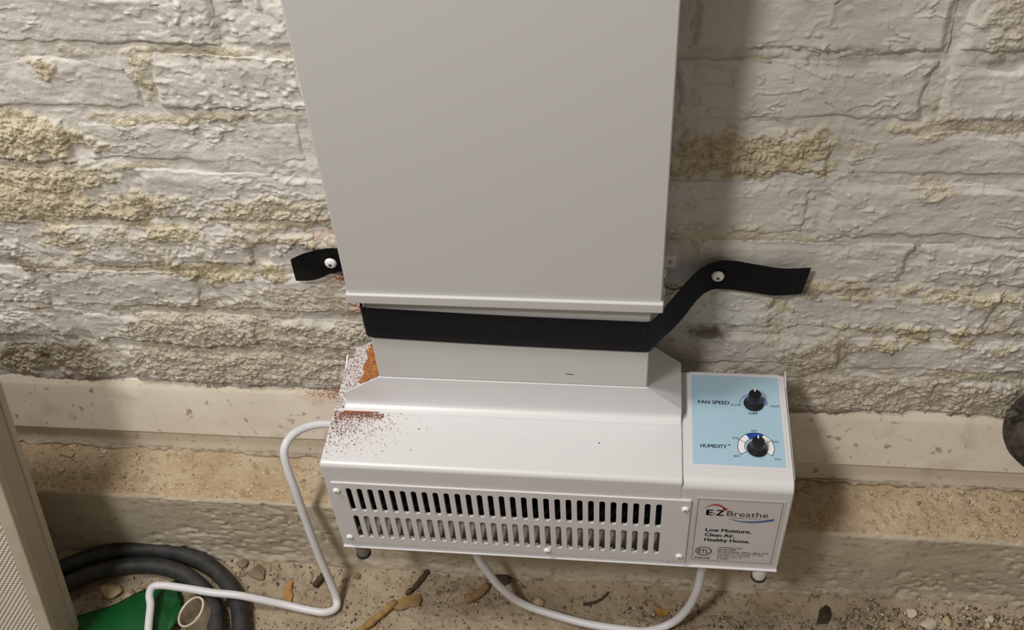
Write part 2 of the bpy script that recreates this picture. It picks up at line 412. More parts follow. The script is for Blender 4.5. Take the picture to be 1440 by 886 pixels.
def relief(x, z, mk):
    rough = np.maximum(mk['crust'], mk['crumble'])
    base = 0.0024 * fbm(x * 15, z * 22, 3, 1) + 0.0007 * fbm(x * 75, z * 95, 3, 2)
    streak = 0.00025 * fbm(x * 60, z * 240, 2, 3)
    area = 0.12 + 0.88 * sstep(-0.02, 0.28, fbm(x * 11, z * 16, 2, 14))
    pl = fbm(x * 55, z * 70, 4, 8)
    peel = 0.0011 * area * (sstep(0.12, 0.17, pl) - 0.8 * sstep(-0.24, -0.29, pl))
    rid = 1 - np.abs(fbm(x * 30, z * 60, 4, 9)); ridge = 0.0015 * sstep(0.94, 1.0, rid) * sstep(0.0, 0.3, fbm(x * 9, z * 13, 2, 15))
    pim = 0.0014 * sstep(0.50, 0.85, noise(x * 170, z * 190, 16)) * (0.3 + area)
    pop = np.abs(noise(x * 230 + 2, z * 240, 21)) * 0.0024 + np.abs(noise(x * 430 + 3, z * 430, 22)) * 0.0022
    lump = fbm(x * 70, z * 85, 3, 23) * 0.0030
    return base + (1 - 0.7 * rough) * (streak + peel + ridge + pim) + rough * (pop + lump + 0.0008)

def warp(x, z):
    return x + 0.0028 * fbm(x * 22, z * 22, 2, 31) + 0.0010 * noise(x * 130, z * 130, 33), z + 0.0030 * fbm(x * 17, z * 30, 2, 41) + 0.0011 * noise(x * 110, z * 110, 43)

wall = empty('wall_back', (0.14, 0.04, 0.0))
tag(wall, 'old whitewashed brick wall with flaking paint and yellow crumbling patches', 'wall', kind='structure')
STEP = 0.00125

def brick_mesh(x0, x1, z0, z1, idx):
    g = 0.0035
    xs = np.linspace(x0 + g, x1 - g, max(8, int((x1 - x0) / STEP))); zs = np.linspace(z0 + g, z1 - g, max(8, int((z1 - z0) / STEP)))
    X, Z = np.meshgrid(xs, zs)
    mk = wall_masks(X, Z)
    d = np.minimum(np.minimum(X - x0, x1 - X), np.minimum(Z - z0, z1 - Z)) - g
    dw = d + 0.0025 * fbm(X * 60, Z * 60, 3, 61 + idx)
    rnd = random.uniform(-0.0016, 0.0016); tilt = random.uniform(-0.01, 0.01); tz = random.uniform(-0.02, 0.035)
    h = 0.0035 + rnd + tilt * (X - (x0 + x1) / 2) + tz * (Z - (z0 + z1) / 2) + relief(X, Z, mk)
    upper = sstep(0.012, 0.002, (z1 - Z) - g)
    h = h - (1 - 0.55 * upper) * (0.0056 + 0.0042 * fbm(X * 13, Z * 13, 2, 63)) * (1 - sstep(0.0, 0.009, dw))
    wx, wz = warp(X, Z)
    ny, nx = X.shape
    V = np.stack([wx, -h, wz], -1).reshape(-1, 3)
    idg = np.arange(ny * nx).reshape(ny, nx)
    F = np.stack([idg[:-1, :-1], idg[:-1, 1:], idg[1:, 1:], idg[1:, :-1]], -1).reshape(-1, 4)
    ring = np.concatenate([idg[0, :], idg[1:, -1], idg[-1, -2::-1], idg[-2:0:-1, 0]])
    B = V[ring].copy(); B[:, 1] = 0.035
    bi = np.arange(len(ring)) + len(V)
    F2 = np.stack([ring, bi, np.roll(bi, -1), np.roll(ring, -1)], -1)
    at = {k: np.concatenate([a.ravel(), a.ravel()[ring]]) for k, a in mk.items()}
    return np.concatenate([V, B]), np.concatenate([F, F2]), at

bi = 0
for ci, (z0, z1) in enumerate(zip(ZJ, ZJ[1:])):
    js = [XMIN] + XJ[ci] + ([XMAX] if XMAX - XJ[ci][-1] > 0.05 else [])
    for x0, x1 in zip(js, js[1:]):
        V, F, at = brick_mesh(x0, x1, z0, z1, bi); bi += 1
        c = np.array([(x0 + x1) / 2, 0.0, (z0 + z1) / 2])
        me = np_mesh('brick', V - c, F, at)
        link('brick', me, M['wall'], wall, loc=Vector(c))

# mortar bed, only near the joints
xs = np.arange(XMIN, XMAX, 0.0017); zs = np.arange(ZJ[0] - 0.004, ZJ[-1] + 0.004, 0.0017)
X, Z = np.meshgrid(xs, zs); mk = wall_masks(X, Z)
dj = np.min(np.abs(Z[..., None] - np.array(ZJ)), -1); dv = np.full_like(X, 1.0)
for ci, (z0, z1) in enumerate(zip(ZJ, ZJ[1:])):
    sel = (Z >= z0) & (Z < z1)
    dd = np.min(np.abs(X[..., None] - np.array(XJ[ci])), -1); dv[sel] = dd[sel]
near = np.minimum(dj, dv) < 0.014
h = 0.0014 + 0.0034 * fbm(X * 14, Z * 36, 3, 91) + relief(X, Z, mk) * 0.9 + 0.0008 * np.abs(noise(X * 300, Z * 300, 95)) - 0.0006
wx, wz = warp(X, Z)
V = np.stack([wx, -h, wz], -1).reshape(-1, 3); ny, nx = X.shape
idg = np.arange(ny * nx).reshape(ny, nx)
keep = near[:-1, :-1] | near[1:, 1:] | near[:-1, 1:] | near[1:, :-1]
F = np.stack([idg[:-1, :-1], idg[:-1, 1:], idg[1:, 1:], idg[1:, :-1]], -1)[keep]
used = np.unique(F); remap = np.full(ny * nx, -1); remap[used] = np.arange(len(used))
me = np_mesh('mortar_bed', V[used], remap[F], {k: a.ravel()[used] for k, a in mk.items()})
link('mortar_bed', me, M['wall'], wall)
# solid core and the plain wall higher up, out of the picture
bm = bmesh.new(); box(bm, XMIN, XMAX, 0.012, 0.10, -0.30, ZJ[-1]); box(bm, XMIN, XMAX, -0.003, 0.10, ZJ[-1], 1.25)
bm_obj('wall_core', bm, M['wall'], wall)

# ------------------------------------------------------------------ baseboard drain channel
Z_LEDGE = -0.141
prof = [(0.012, -0.0330), (0.003, -0.0335), (-0.0005, -0.0350), (-0.0058, -0.0428), (-0.0068, -0.0450), (-0.0100, -0.0560), (-0.0150, -0.0735), (-0.0225, -0.1010),
        (-0.0230, -0.1040), (-0.0215, -0.1062), (-0.0170, -0.1085), (-0.0172, -0.122), (-0.0185, -0.1405), (0.012, -0.1405)]
xs = np.linspace(XMIN, XMAX, 260); n = len(prof)
pv = np.array(prof); V = np.zeros((len(xs), n, 3)); V[..., 0] = xs[:, None]
V[..., 1] = pv[:, 0] + 0.0008 * noise(xs * 7, xs * 0 + 3, 4)[:, None]; V[..., 2] = pv[:, 1] + 0.0006 * noise(xs * 5, xs * 0, 9)[:, None]
idg = np.arange(len(xs) * n).reshape(len(xs), n)
F = np.stack([idg[:-1, :-1], idg[:-1, 1:], idg[1:, 1:], idg[1:, :-1]], -1).reshape(-1, 4)
Vx = V.reshape(-1, 3)
rust = sstep(-0.105, -0.02, Vx[:, 0]) * sstep(0.06, 0.01, Vx[:, 0]) * sstep(-0.060, -0.046, Vx[:, 2])
me = np_mesh('baseboard_back', Vx, F, {'rust': rust})
me.set_sharp_from_angle(angle=0.5)
base = link('baseboard_back', me, M['base'])
tag(base, 'dusty cream plastic drain channel running along the foot of the brick wall', 'baseboard', kind='structure')
bm = bmesh.new()
path = [Vector((x, -0.0200 + 0.0025 * random.uniform(-1, 1), Z_LEDGE + 0.0015 + 0.001 * random.uniform(-1, 1))) for x in np.arange(XMIN, XMAX, 0.008)]
tube(bm, path, lambda t: 0.0028 + 0.0014 * math.sin(t * 97) * math.sin(t * 41), 8)
bm_obj('sealant_bead', bm, M['caulk'], base, smooth=True)

# ------------------------------------------------------------------ concrete footing
Y_FT = -0.091; Z_FL = -0.272
s_list = []
for y in np.linspace(0.0, Y_FT + 0.004, 46): s_list.append((y, Z_LEDGE, 0, 1, 1.0))
for a in np.linspace(0.2, 1.37, 5): s_list.append((Y_FT + 0.004 - 0.004 * math.sin(a), Z_LEDGE - 0.004 + 0.004 * math.cos(a), -math.sin(a), math.cos(a), max(0, 1 - a * 1.3)))
for z in np.linspace(Z_LEDGE - 0.004, Z_FL - 0.03, 80): s_list.append((Y_FT, z, -1, 0, 0.0))
xs = np.arange(XMIN, XMAX, 0.0022); sl = np.array(s_list); L = np.concatenate([[0], np.cumsum(np.hypot(np.diff(sl[:, 0]), np.diff(sl[:, 1])))])
X, SS = np.meshgrid(xs, L, indexing='ij')
hh = 0.0018 * fbm(X * 12, SS * 16, 3, 120) + 0.0003 * fbm(X * 140, SS * 150, 3, 121)
pit = sstep(0.45, 0.62, noise(X * 130, SS * 190, 125)) * sstep(0.05, 0.3, fbm(X * 5, SS * 8, 2, 126) + 0.1 + 0.5 * (X > 0.45))
hh = hh - 0.0026 * pit
face = sl[:, 4][None, :] < 0.3
hh = hh + np.where(face, 0.0003 * fbm(X * 60, SS * 150, 3, 127), 0.0022 * np.abs(fbm(X * 90, SS * 90, 3, 128)))
# crumbly foot of the face
low = sstep(-0.245, -0.266, sl[:, 1])[None, :] * (sl[:, 4][None, :] < 0.1)
hh = hh + low * (0.004 * np.abs(fbm(X * 40, SS * 50, 3, 131)) + 0.002)
V = np.stack([X, sl[:, 0][None, :] + hh * sl[:, 2][None, :], sl[:, 1][None, :] + hh * sl[:, 3][None, :]], -1)
nx, n = X.shape; idg = np.arange(nx * n).reshape(nx, n)
F = np.stack([idg[:-1, :-1], idg[:-1, 1:], idg[1:, 1:], idg[1:, :-1]], -1).reshape(-1, 4)
dirt = np.clip(np.repeat(sl[:, 4][None, :], nx, 0) + 0.0, 0, 1)
me = np_mesh('footing', V.reshape(-1, 3), F, {'dirt': dirt.ravel()})
foot = link('concrete_footing', me, M['foot'])
tag(foot, 'rough concrete footing ledge with sandy dirt on top, under the drain channel', 'ledge', kind='structure')

# ------------------------------------------------------------------ floor
ys = np.concatenate([np.arange(-0.07, -0.30, -0.0022), -0.30 - 0.004 * 1.12 ** np.arange(0, 32)])
xs = np.arange(XMIN - 0.05, XMAX + 0.05, 0.0025)
X, Y = np.meshgrid(xs, ys, indexing='ij')
def floor_h(X, Y):
    h = 0.0045 * fbm(X * 12, Y * 12, 4, 140) + 0.0028 * fbm(X * 80, Y * 80, 3, 141) + 0.0016 * np.abs(noise(X * 240, Y * 240, 143))
    h = h + 0.010 * np.exp(-((X + 0.15) / 0.05) ** 2 - ((Y + 0.112) / 0.022) ** 2) + 0.004 * sstep(0.5, 0.75, X)
    return Z_FL + h + 0.010 * sstep(-0.108, -0.090, Y) * (0.5 + 0.5 * noise(X * 25, X * 0, 144))
Hf = floor_h(X, Y)
nx, n = X.shape; idg = np.arange(nx * n).reshape(nx, n)
F = np.stack([idg[:-1, :-1], idg[:-1, 1:], idg[1:, 1:], idg[1:, :-1]], -1).reshape(-1, 4)
me = np_mesh('floor', np.stack([X, Y, Hf], -1).reshape(-1, 3), F)
fl = link('floor', me, M['floor']); tag(fl, 'bare dirt and broken concrete floor littered with grit', 'floor', kind='structure')
def fz(x, y): return float(floor_h(np.array([x]), np.array([y]))[0])

# ------------------------------------------------------------------ ventilation unit
W = 0.45; YF, YB = -0.172, -0.034; ZT, ZC, ZB = 0.056, 0.0535, -0.087; XS = 0.3475
unit = empty('ventilation_unit', (W / 2, (YF + YB) / 2, ZB))
tag(unit, 'white wall-hung ventilation fan box with slotted front grille and blue control panel', 'ventilation unit')

def front_profile(zt, r, zbot, yb=YB, yf=YF):
    p = [(yb, zbot), (yb, zt)]
    for k in range(9):
        a = k / 8 * math.pi / 2
        p.append((yf + r - r * math.sin(a), zt - r + r * math.cos(a)))
    p.append((yf, zbot))
    return p

bm = bmesh.new()
prism_x(bm, front_profile(ZC, 0.010, ZB), XS - 0.007, W)
bm_obj('control_housing', bm, M['white'], unit, bevel=0.0012, seg=3)
bm = bmesh.new()
prism_x(bm, front_profile(ZT, 0.0055, 0.0275, YB, YF - 0.0004), 0.0, XS)
bm_obj('top_cover', bm, M['white'], unit, bevel=0.0016, seg=3)
bm = bmesh.new()
box(bm, 0.0, 0.0055, YF, YB, ZB, 0.0275); box(bm, 0.0055, XS - 0.0075, YB - 0.003, YB, ZB, 0.0275)
box(bm, 0.0055, XS - 0.0075, YF + 0.001, YB - 0.003, ZB + 0.0008, ZB + 0.004); box(bm, 0.0055, XS - 0.0075, YF, YF + 0.003, ZB, -0.0725)
bm_obj('case', bm, M['white'], unit, bevel=0.0005)
bm = bmesh.new()
box(bm, 0.0, W, YF - 0.0022, YF + 0.006, ZB - 0.0022, ZB - 0.0002)
bm_obj('bottom_flange', bm, M['white'], unit, bevel=0.0006)
for xx in (-0.0014, W):
    bm = bmesh.new()
    pts = [(YB + 0.0015, ZB), (YF + 0.004, ZB), (YF + 0.004, 0.034), (YF + 0.013, ZC - 0.003), (-0.05, ZC - 0.0025), (YB + 0.0015, ZC + 0.005)]
    a = [bm.verts.new((xx, y, z)) for y, z in pts]; b = [bm.verts.new((xx + 0.0014, y, z)) for y, z in pts]
    bm.faces.new(a); bm.faces.new(b[::-1])
    for i in range(len(pts)): bm.faces.new((a[i], b[i], b[(i + 1) % len(pts)], a[(i + 1) % len(pts)]))
    bm_obj('side_plate', bm, M['white'], unit)

# hopper between the cover and the duct
def hopper():
    bm = bmesh.new()
    xl, xr = 0.0115, XS - 0.0012; yb = YB - 0.001
    top = [(0.0495, -0.0940), (0.3124, -0.0940), (0.3124, yb), (0.0495, yb)]
    def R(y, z, x0=xl): return [(x0, y, z), (xr, y, z), (xr, yb, z), (x0, yb, z)]
    rows = [R(-0.1065, ZT + 0.0002, xl - 0.001), R(-0.1040, ZT + 0.0008, xl - 0.001), R(-0.1002, ZT + 0.0017), R(-0.0977, ZT + 0.0038), R(-0.0965, ZT + 0.0066),
            [(xl, -0.0955, 0.0720), (xr, -0.0955, 0.0680), (xr, yb, 0.0680), (xl, yb, 0.0720)],
            [(*t, 0.0958) for t in top]]
    vs = [[bm.verts.new(p) for p in r] for r in rows]
    for a, b in zip(vs, vs[1:]):
        for i in range(4): bm.faces.new((a[i], a[(i + 1) % 4], b[(i + 1) % 4], b[i]))
    bm.faces.new(vs[-1]); bm.faces.new(vs[0][::-1])
    return bm_obj('duct_hopper', bm, M['white'], unit, bevel=0.0014, seg=3)
hopper()

# slotted grille plate: rectangle with 58 rounded slots cut through
def curve_plate(name, outer, holes, thick, mtx, m, parent):
    cu_ = bpy.data.curves.new(name, 'CURVE'); cu_.dimensions = '2D'; cu_.fill_mode = 'BOTH'; cu_.extrude = thick / 2
    for pts in [outer] + holes:
        sp = cu_.splines.new('POLY'); sp.points.add(len(pts) - 1); sp.use_cyclic_u = True
        for p, q in zip(sp.points, pts): p.co = (q[0], q[1], 0, 1)
    o = bpy.data.objects.new('tmp', cu_); C.objects.link(o)
    dg = bpy.context.evaluated_depsgraph_get(); me = bpy.data.meshes.new_from_object(o.evaluated_get(dg))
    bpy.data.objects.remove(o); bpy.data.curves.remove(cu_)
    me.name = name; me.transform(mtx); me.materials.clear()
    return link(name, me, m, parent)
def stadium(cx, z0, z1, wd, n=8):
    r = wd / 2; p = []
    for k in range(n + 1): a = math.pi * k / n; p.append((cx + r * math.cos(a), z1 - r + r * math.sin(a)))
    for k in range(n + 1): a = math.pi + math.pi * k / n; p.append((cx + r * math.cos(a), z0 + r + r * math.sin(a)))
    return p
def rrect(x0, x1, y0, y1, r, n=6):
    p = []
    for cx, cy, a0 in ((x1 - r, y1 - r, 0), (x0 + r, y1 - r, 90), (x0 + r, y0 + r, 180), (x1 - r, y0 + r, 270)):
        for k in range(n + 1): a = math.radians(a0 + 90 * k / n); p.append((cx + r * math.cos(a), cy + r * math.sin(a)))
    return p
FRONT = lambda y: Matrix(((1, 0, 0, 0), (0, 0, -1, y), (0, 1, 0, 0), (0, 0, 0, 1)))      # local xy -> world xz, facing -y
TOP = lambda z: Matrix.Translation((0, 0, z))
slots = []
for k in range(29):
    cx = 0.0228 + (0.3273 - 0.0228) * k / 28
    slots.append(stadium(cx, -0.0187, 0.0202, 0.0057)); slots.append(stadium(cx, -0.0672, -0.0273, 0.0057))
curve_plate('grille_plate', rrect(0.0062, 0.3570, -0.0790, 0.0280, 0.0004), slots, 0.0026, FRONT(YF - 0.0009), M['white'], unit)
for sx, sz in ((0.0107, 0.0154), (0.0106, -0.0677), (0.2172, -0.0720), (0.3523, 0.015), (0.3509, -0.0685)):
    mt = FRONT(YF - 0.0022) @ Matrix.Translation((sx, sz, 0))
    bm = bmesh.new(); lathe(bm, [(0.0038, 0), (0.0038, 0.0005), (0.0033, 0.0016), (0.0022, 0.0024), (0.0008, 0.0027)], 18, mt)
    sc = bm_obj('screw', bm, M['screw_w'], unit, smooth=True)
    bm = bmesh.new(); lathe(bm, [(0.0010, 0.00262), (0.0010, 0.00285)], 8, mt)
    ro = bm_obj('screw_recess', bm, M['recess']); ro.parent = sc
# inside: dark chamber, blower with fins, pale baffle behind the lower slots
bm = bmesh.new(); box(bm, 0.008, 0.344, YF + 0.050, YF + 0.052, -0.080, 0.026)
bm_obj('inner_back', bm, M['black_in'], unit)
bm = bmesh.new(); prism_x(bm, [(YF + 0.0065, -0.0725), (YF + 0.024, -0.026), (YF + 0.0255, -0.026), (YF + 0.008, -0.0725)], 0.024, 0.343)
bm_obj('baffle', bm, M['galv'], unit)
bm = bmesh.new(); box(bm, 0.008, 0.344, YF + 0.0025, YF + 0.05, -0.0245, -0.0235)
bm_obj('inner_shelf', bm, M['black_in'], unit)
for k, (zz, x0, x1) in enumerate(((0.009, 0.035, 0.25), (-0.001, 0.04, 0.26), (-0.011, 0.05, 0.24))):
    bm = bmesh.new(); tube(bm, [Vector((x0, YF + 0.028, zz + 0.001)), Vector(((x0 + x1) / 2, YF + 0.024, zz)), Vector((x1, YF + 0.028, zz - 0.001))], 0.0012, 8)
    bm_obj('blower_fin', bm, M['fan_in'], unit)

# feet
for fx, fm in ((0.0135, 'foot_g'), (0.4365, 'foot_w')):
    mt = Matrix.Translation((fx, YF + 0.013, ZB - 0.036))
    bm = bmesh.new(); lathe(bm, [(0.0055, 0.0), (0.0068, 0.001), (0.0072, 0.004), (0.0068, 0.034)], 20, mt)
    ft = bm_obj('foot', bm, M[fm], unit, smooth=True)
    bm = bmesh.new(); lathe(bm, [(0.0070, -0.0022), (0.0080, -0.0012), (0.0080, 0.0006), (0.0070, 0.0012)], 20, mt)
    fp = bm_obj('foot_pad', bm, M['rubber'], None, smooth=True); fp.parent = ft

# lettering
def lettering(s, x, y, width, height, m, parent, mtx, bold=0.0, name='lettering', align='L', shear=0.0):
    cu_ = bpy.data.curves.new('t', 'FONT'); cu_.body = s; cu_.size = 1; cu_.extrude = 0.0; cu_.resolution_u = 3; cu_.shear = shear
    o = bpy.data.objects.new('t', cu_); C.objects.link(o)
    dg = bpy.context.evaluated_depsgraph_get(); me = bpy.data.meshes.new_from_object(o.evaluated_get(dg))
    bpy.data.objects.remove(o); bpy.data.curves.remove(cu_)
    if bold:                                     # heavier weight: the outline swept a little each way
        bb = bmesh.new()
        for dx, dy in ((-bold, 0), (bold, 0), (0, -bold * 0.6), (0, bold * 0.6)):
            n0 = len(bb.verts); bb.from_mesh(me); bb.verts.ensure_lookup_table()
            for v in bb.verts[n0:]: v.co.x += dx; v.co.y += dy
        bb.to_mesh(me); bb.free()
    co = np.empty(len(me.vertices) * 3, np.float32); me.vertices.foreach_get('co', co); co = co.reshape(-1, 3)
    x0, x1 = co[:, 0].min(), co[:, 0].max()
    sx = width / (x1 - x0); sy = height / 0.70
    off = {'L': x0, 'C': (x0 + x1) / 2}[align]
    me.transform(mtx @ Matrix.Translation((x, y, 0)) @ Matrix.Diagonal((sx, sy, 1, 1)) @ Matrix.Translation((-off, 0, 0)))
    me.materials.clear()
    return link2(name, me, m, parent)
def link2(name, me, m, parent):
    """child of a part: all parts sit at the unit's frame, so the geometry stays in world coordinates"""
    o = bpy.data.objects.new(name, me); C.objects.link(o)
    if not me.materials: me.materials.append(m)
    o.parent = parent
    return o
def flat(name, polys, m, parent, mtx):
    V = []; F = []
    for p in polys:
        F.append(list(range(len(V), len(V) + len(p)))); V += [mtx @ Vector((a, b, 0)) for a, b in p]
    me = bpy.data.meshes.new(name); me.from_pydata(V, [], F); me.update()
    return link2(name, me, m, parent)
def quads(outer, inner):
    return [(outer[i], outer[i + 1], inner[i + 1], inner[i]) for i in range(len(outer) - 1)]
def arc(cx, cy, r, a0, a1, n=24):
    return [(cx + r * math.cos(math.radians(a0 + (a1 - a0) * k / n)), cy + r * math.sin(math.radians(a0 + (a1 - a0) * k / n))) for k in range(n + 1)]
def plate(name, pts, m, parent, mtx, th=0.0003):
    bm = bmesh.new(); a = [bm.verts.new(mtx @ Vector((x, y, 0))) for x, y in pts]; b = [bm.verts.new(mtx @ Vector((x, y, th))) for x, y in pts]
    bm.faces.new(a[::-1]); bm.faces.new(b); n = len(pts)
    for i in range(n): bm.faces.new((a[i], a[(i + 1) % n], b[(i + 1) % n], b[i]))
    return bm_obj(name, bm, m, parent)

# control sticker on the housing top
st = plate('control_sticker', rrect(0.3543, 0.4462, -0.1530, -0.0338, 0.003), M['sticker'], unit, TOP(ZC + 0.0001), 0.0003)
tag(st, 'pale blue control sticker with two dials')
TZ = TOP(ZC + 0.00055)
flat('blue_field', [rrect(0.3572, 0.4436, -0.1492, -0.0378, 0.0015)], M['blue'], st, TZ)
T2 = TOP(ZC + 0.0008); T3 = TOP(ZC + 0.0010); T4 = TOP(ZC + 0.0012)
lettering('FAN SPEED', 0.3635, -0.0752, 0.0305, 0.0042, M['ink'], st, T2, 0.022)
lettering('HUMIDITY', 0.3647, -0.1296, 0.0248, 0.0042, M['ink'], st, T2, 0.022)
lettering('OFF', 0.4165, -0.0868, 0.0088, 0.0030, M['ink'], st, T2, 0.012, align='C')
lettering('SLOW', 0.4004, -0.0765, 0.0100, 0.0026, M['ink'], st, T2, 0.0, align='C')
lettering('FAST', 0.4385, -0.0765, 0.0088, 0.0026, M['ink'], st, T2, 0.0, align='C')
K1 = (0.4175, -0.0733); K2 = (0.4168, -0.1268)
n = 30; o_, i_ = [], []
for k in range(n + 1):
    a = math.radians(192 - 196 * k / n); t = k / n
    o_.append((K1[0] + 0.0140 * math.cos(a), K1[1] + 0.0140 * math.sin(a))); r = 0.0132 - 0.0047 * t ** 0.9
    i_.append((K1[0] + r * math.cos(a), K1[1] + r * math.sin(a)))
flat('speed_crescent', quads(o_, i_), M['violet'], st, T2)
ro, ri = 0.0172, 0.0106
flat('humidity_ring', quads(arc(*K2, ro, 212, -32), arc(*K2, ri, 212, -32)), M['dial'], st, T2)
flat('humidity_sector', quads(arc(*K2, ro + 0.0004, 120, 62), arc(*K2, ri, 120, 62)), M['blue_dk'], st, T3)
lines = quads(arc(*K2, ro + 0.0002, 212, -32, 40), arc(*K2, ro - 0.0003, 212, -32, 40)) + quads(arc(*K2, ri + 0.0002, 212, -32, 40), arc(*K2, ri - 0.0002, 212, -32, 40))
for a in (212, 152, 30, -32):
    c, s = math.cos(math.radians(a)), math.sin(math.radians(a)); e = 0.00022
    lines.append([(K2[0] + ri * c - e * s, K2[1] + ri * s + e * c), (K2[0] + (ro + 0.0012) * c - e * s, K2[1] + (ro + 0.0012) * s + e * c),
                  (K2[0] + (ro + 0.0012) * c + e * s, K2[1] + (ro + 0.0012) * s - e * c), (K2[0] + ri * c + e * s, K2[1] + ri * s - e * c)])
flat('dial_lines', lines, M['ink'], st, T4)
for s, dx, dy in (('80%', -0.0185, -0.0125), ('50%', -0.0190, 0.0090), ('40%', -0.0005, 0.0188), ('30%', 0.0190, 0.0065), ('20%', 0.0195, -0.0140)):
    lettering(s, K2[0] + dx, K2[1] + dy, 0.0062, 0.0022, M['ink'], st, T2, 0.0, align='C')
for kx, ky, kh in ((*K1, 0.0152), (0.4178, -0.1290, 0.0125)):
    mt = TOP(ZC + 0.0012) @ Matrix.Translation((kx, ky, 0))
    bm = bmesh.new(); lathe(bm, [(0.0096, 0.0), (0.0099, 0.0006), (0.0097, 0.0014), (0.0085, 0.0028), (0.0067, 0.0050), (0.0064, 0.0062), (0.0061, kh - 0.0007), (0.0057, kh)], 36, mt)
    kn = bm_obj('knob', bm, M['knob'], unit, smooth=True); kn.data.set_sharp_from_angle(angle=0.7)
    kn['label'] = 'black dial knob with white pointer'
    bm = bmesh.new(); box(bm, kx - 0.00055, kx + 0.00055, ky + 0.0030, ky + 0.0064, ZC + kh - 0.0022, ZC + kh + 0.0015)
    pm = bpy.data.meshes.new('pointer'); bm.to_mesh(pm); bm.free(); link2('pointer', pm, M['pointer'], kn)

# maker's label on the front
lb = plate('maker_label', rrect(0.3615, 0.4450, -0.0790, 0.0322, 0.0008), M['label'], unit, FRONT(YF - 0.0001), 0.0003)
tag(lb, 'printed maker label with logo and slogan')
F1 = FRONT(YF - 0.0006); F2 = FRONT(YF - 0.0008); F3 = FRONT(YF - 0.001)
X0, X1, Z0_, Z1_ = 0.3637, 0.4427, -0.0765, 0.0300; e = 0.0004
flat('label_border', [[(X0, Z0_), (X1, Z0_), (X1, Z0_ + e), (X0, Z0_ + e)], [(X0, Z1_ - e), (X1, Z1_ - e), (X1, Z1_), (X0, Z1_)],
                      [(X0, Z0_), (X0 + e, Z0_), (X0 + e, Z1_), (X0, Z1_)], [(X1 - e, Z0_), (X1, Z0_), (X1, Z1_), (X1 - e, Z1_)]], M['ink'], lb, F1)
lettering('E', 0.3722, 0.0045, 0.0068, 0.0092, M['ink'], lb, F1, 0.045)
lettering('-', 0.3794, 0.0046, 0.0018, 0.0085, M['ink'], lb, F1, 0.01)
lettering('Z', 0.3816, 0.0045, 0.0076, 0.0092, M['ink'], lb, F1, 0.045)
lettering('Breathe', 0.3920, 0.0045, 0.0388, 0.0088, M['ink'], lb, F1, 0.0)
lettering('Ventilation Systems', 0.3970, 0.0012, 0.0275, 0.0018, M['ink'], lb, F1, 0.0)
def swoosh(p0, p1, p2, w0, w1, w2, n=20):
    o, i = [], []
    for k in range(n + 1):
        t = k / n; x = (1 - t) ** 2 * p0[0] + 2 * t * (1 - t) * p1[0] + t * t * p2[0]; z = (1 - t) ** 2 * p0[1] + 2 * t * (1 - t) * p1[1] + t * t * p2[1]
        wd = (1 - t) ** 2 * w0 + 2 * t * (1 - t) * w1 + t * t * w2
        o.append((x, z + wd / 2)); i.append((x, z - wd / 2))
    return quads(o, i)
arrow = swoosh((0.3697, 0.0152), (0.3800, 0.0288), (0.3895, 0.0165), 0.0004, 0.0030, 0.0030)
arrow.append([(0.3872, 0.0175), (0.3928, 0.0168), (0.3887, 0.0122)])
flat('red_arc', arrow, M['logo_red'], lb, F2)
flat('blue_swoosh', swoosh((0.3942, 0.0008), (0.4100, -0.0095), (0.4368, 0.0018), 0.0004, 0.0030, 0.0036), M['logo_blue'], lb, F1)
lettering('Low Moisture,', 0.3737, -0.0236, 0.0440, 0.0058, M['navy'], lb, F1, 0.035)
lettering('Clean Air,', 0.3737, -0.0322, 0.0290, 0.0058, M['navy'], lb, F1, 0.035)
lettering('Healthy Home.', 0.3737, -0.0410, 0.0445, 0.0058, M['navy'], lb, F1, 0.035)
for s, z, wd, bd in (('Ventilation Fan', -0.0512, 0.0235, 0.015), ('Model #400', -0.0549, 0.0182, 0.015), ('Electrical Rating: 120Vac, 60Hz, 27W', -0.0586, 0.0500, 0.012),
                     ('CONFORMS TO ANSI/UL STD 507', -0.0621, 0.0450, 0.0), ('CERTIFIED TO CAN/CSA', -0.0655, 0.0320, 0.0), ('STD C22.2 NO. 113', -0.0689, 0.0240, 0.0), ('3172890', -0.0723, 0.0110, 0.0)):
    lettering(s, 0.3885, z - 0.001, wd, 0.0024, M['ink'], lb, F1, bd)
ec = (0.3747, -0.0593)
flat('certification_ring', quads(arc(*ec, 0.0082, 0, 360, 40), arc(*ec, 0.0074, 0, 360, 40)) + quads(arc(*ec, 0.0068, 0, 360, 40), arc(*ec, 0.0064, 0, 360, 40)), M['ink'], lb, F1)
lettering('ETL', ec[0], ec[1] - 0.0035, 0.0100, 0.0070, M['ink'], lb, F1, 0.012, align='C')
lettering('c', 0.3650, -0.0640, 0.0010, 0.0020, M['ink'], lb, F1, 0.0)
lettering('us', 0.3835, -0.0640, 0.0022, 0.0020, M['ink'], lb, F1, 0.0)
flat('certification_rule', [[(0.3672, -0.0692), (0.3822, -0.0692), (0.3822, -0.0689), (0.3672, -0.0689)]], M['ink'], lb, F1)
lettering('Intertek', 0.3668, -0.0735, 0.0155, 0.0030, M['ink'], lb, F1, 0.02)

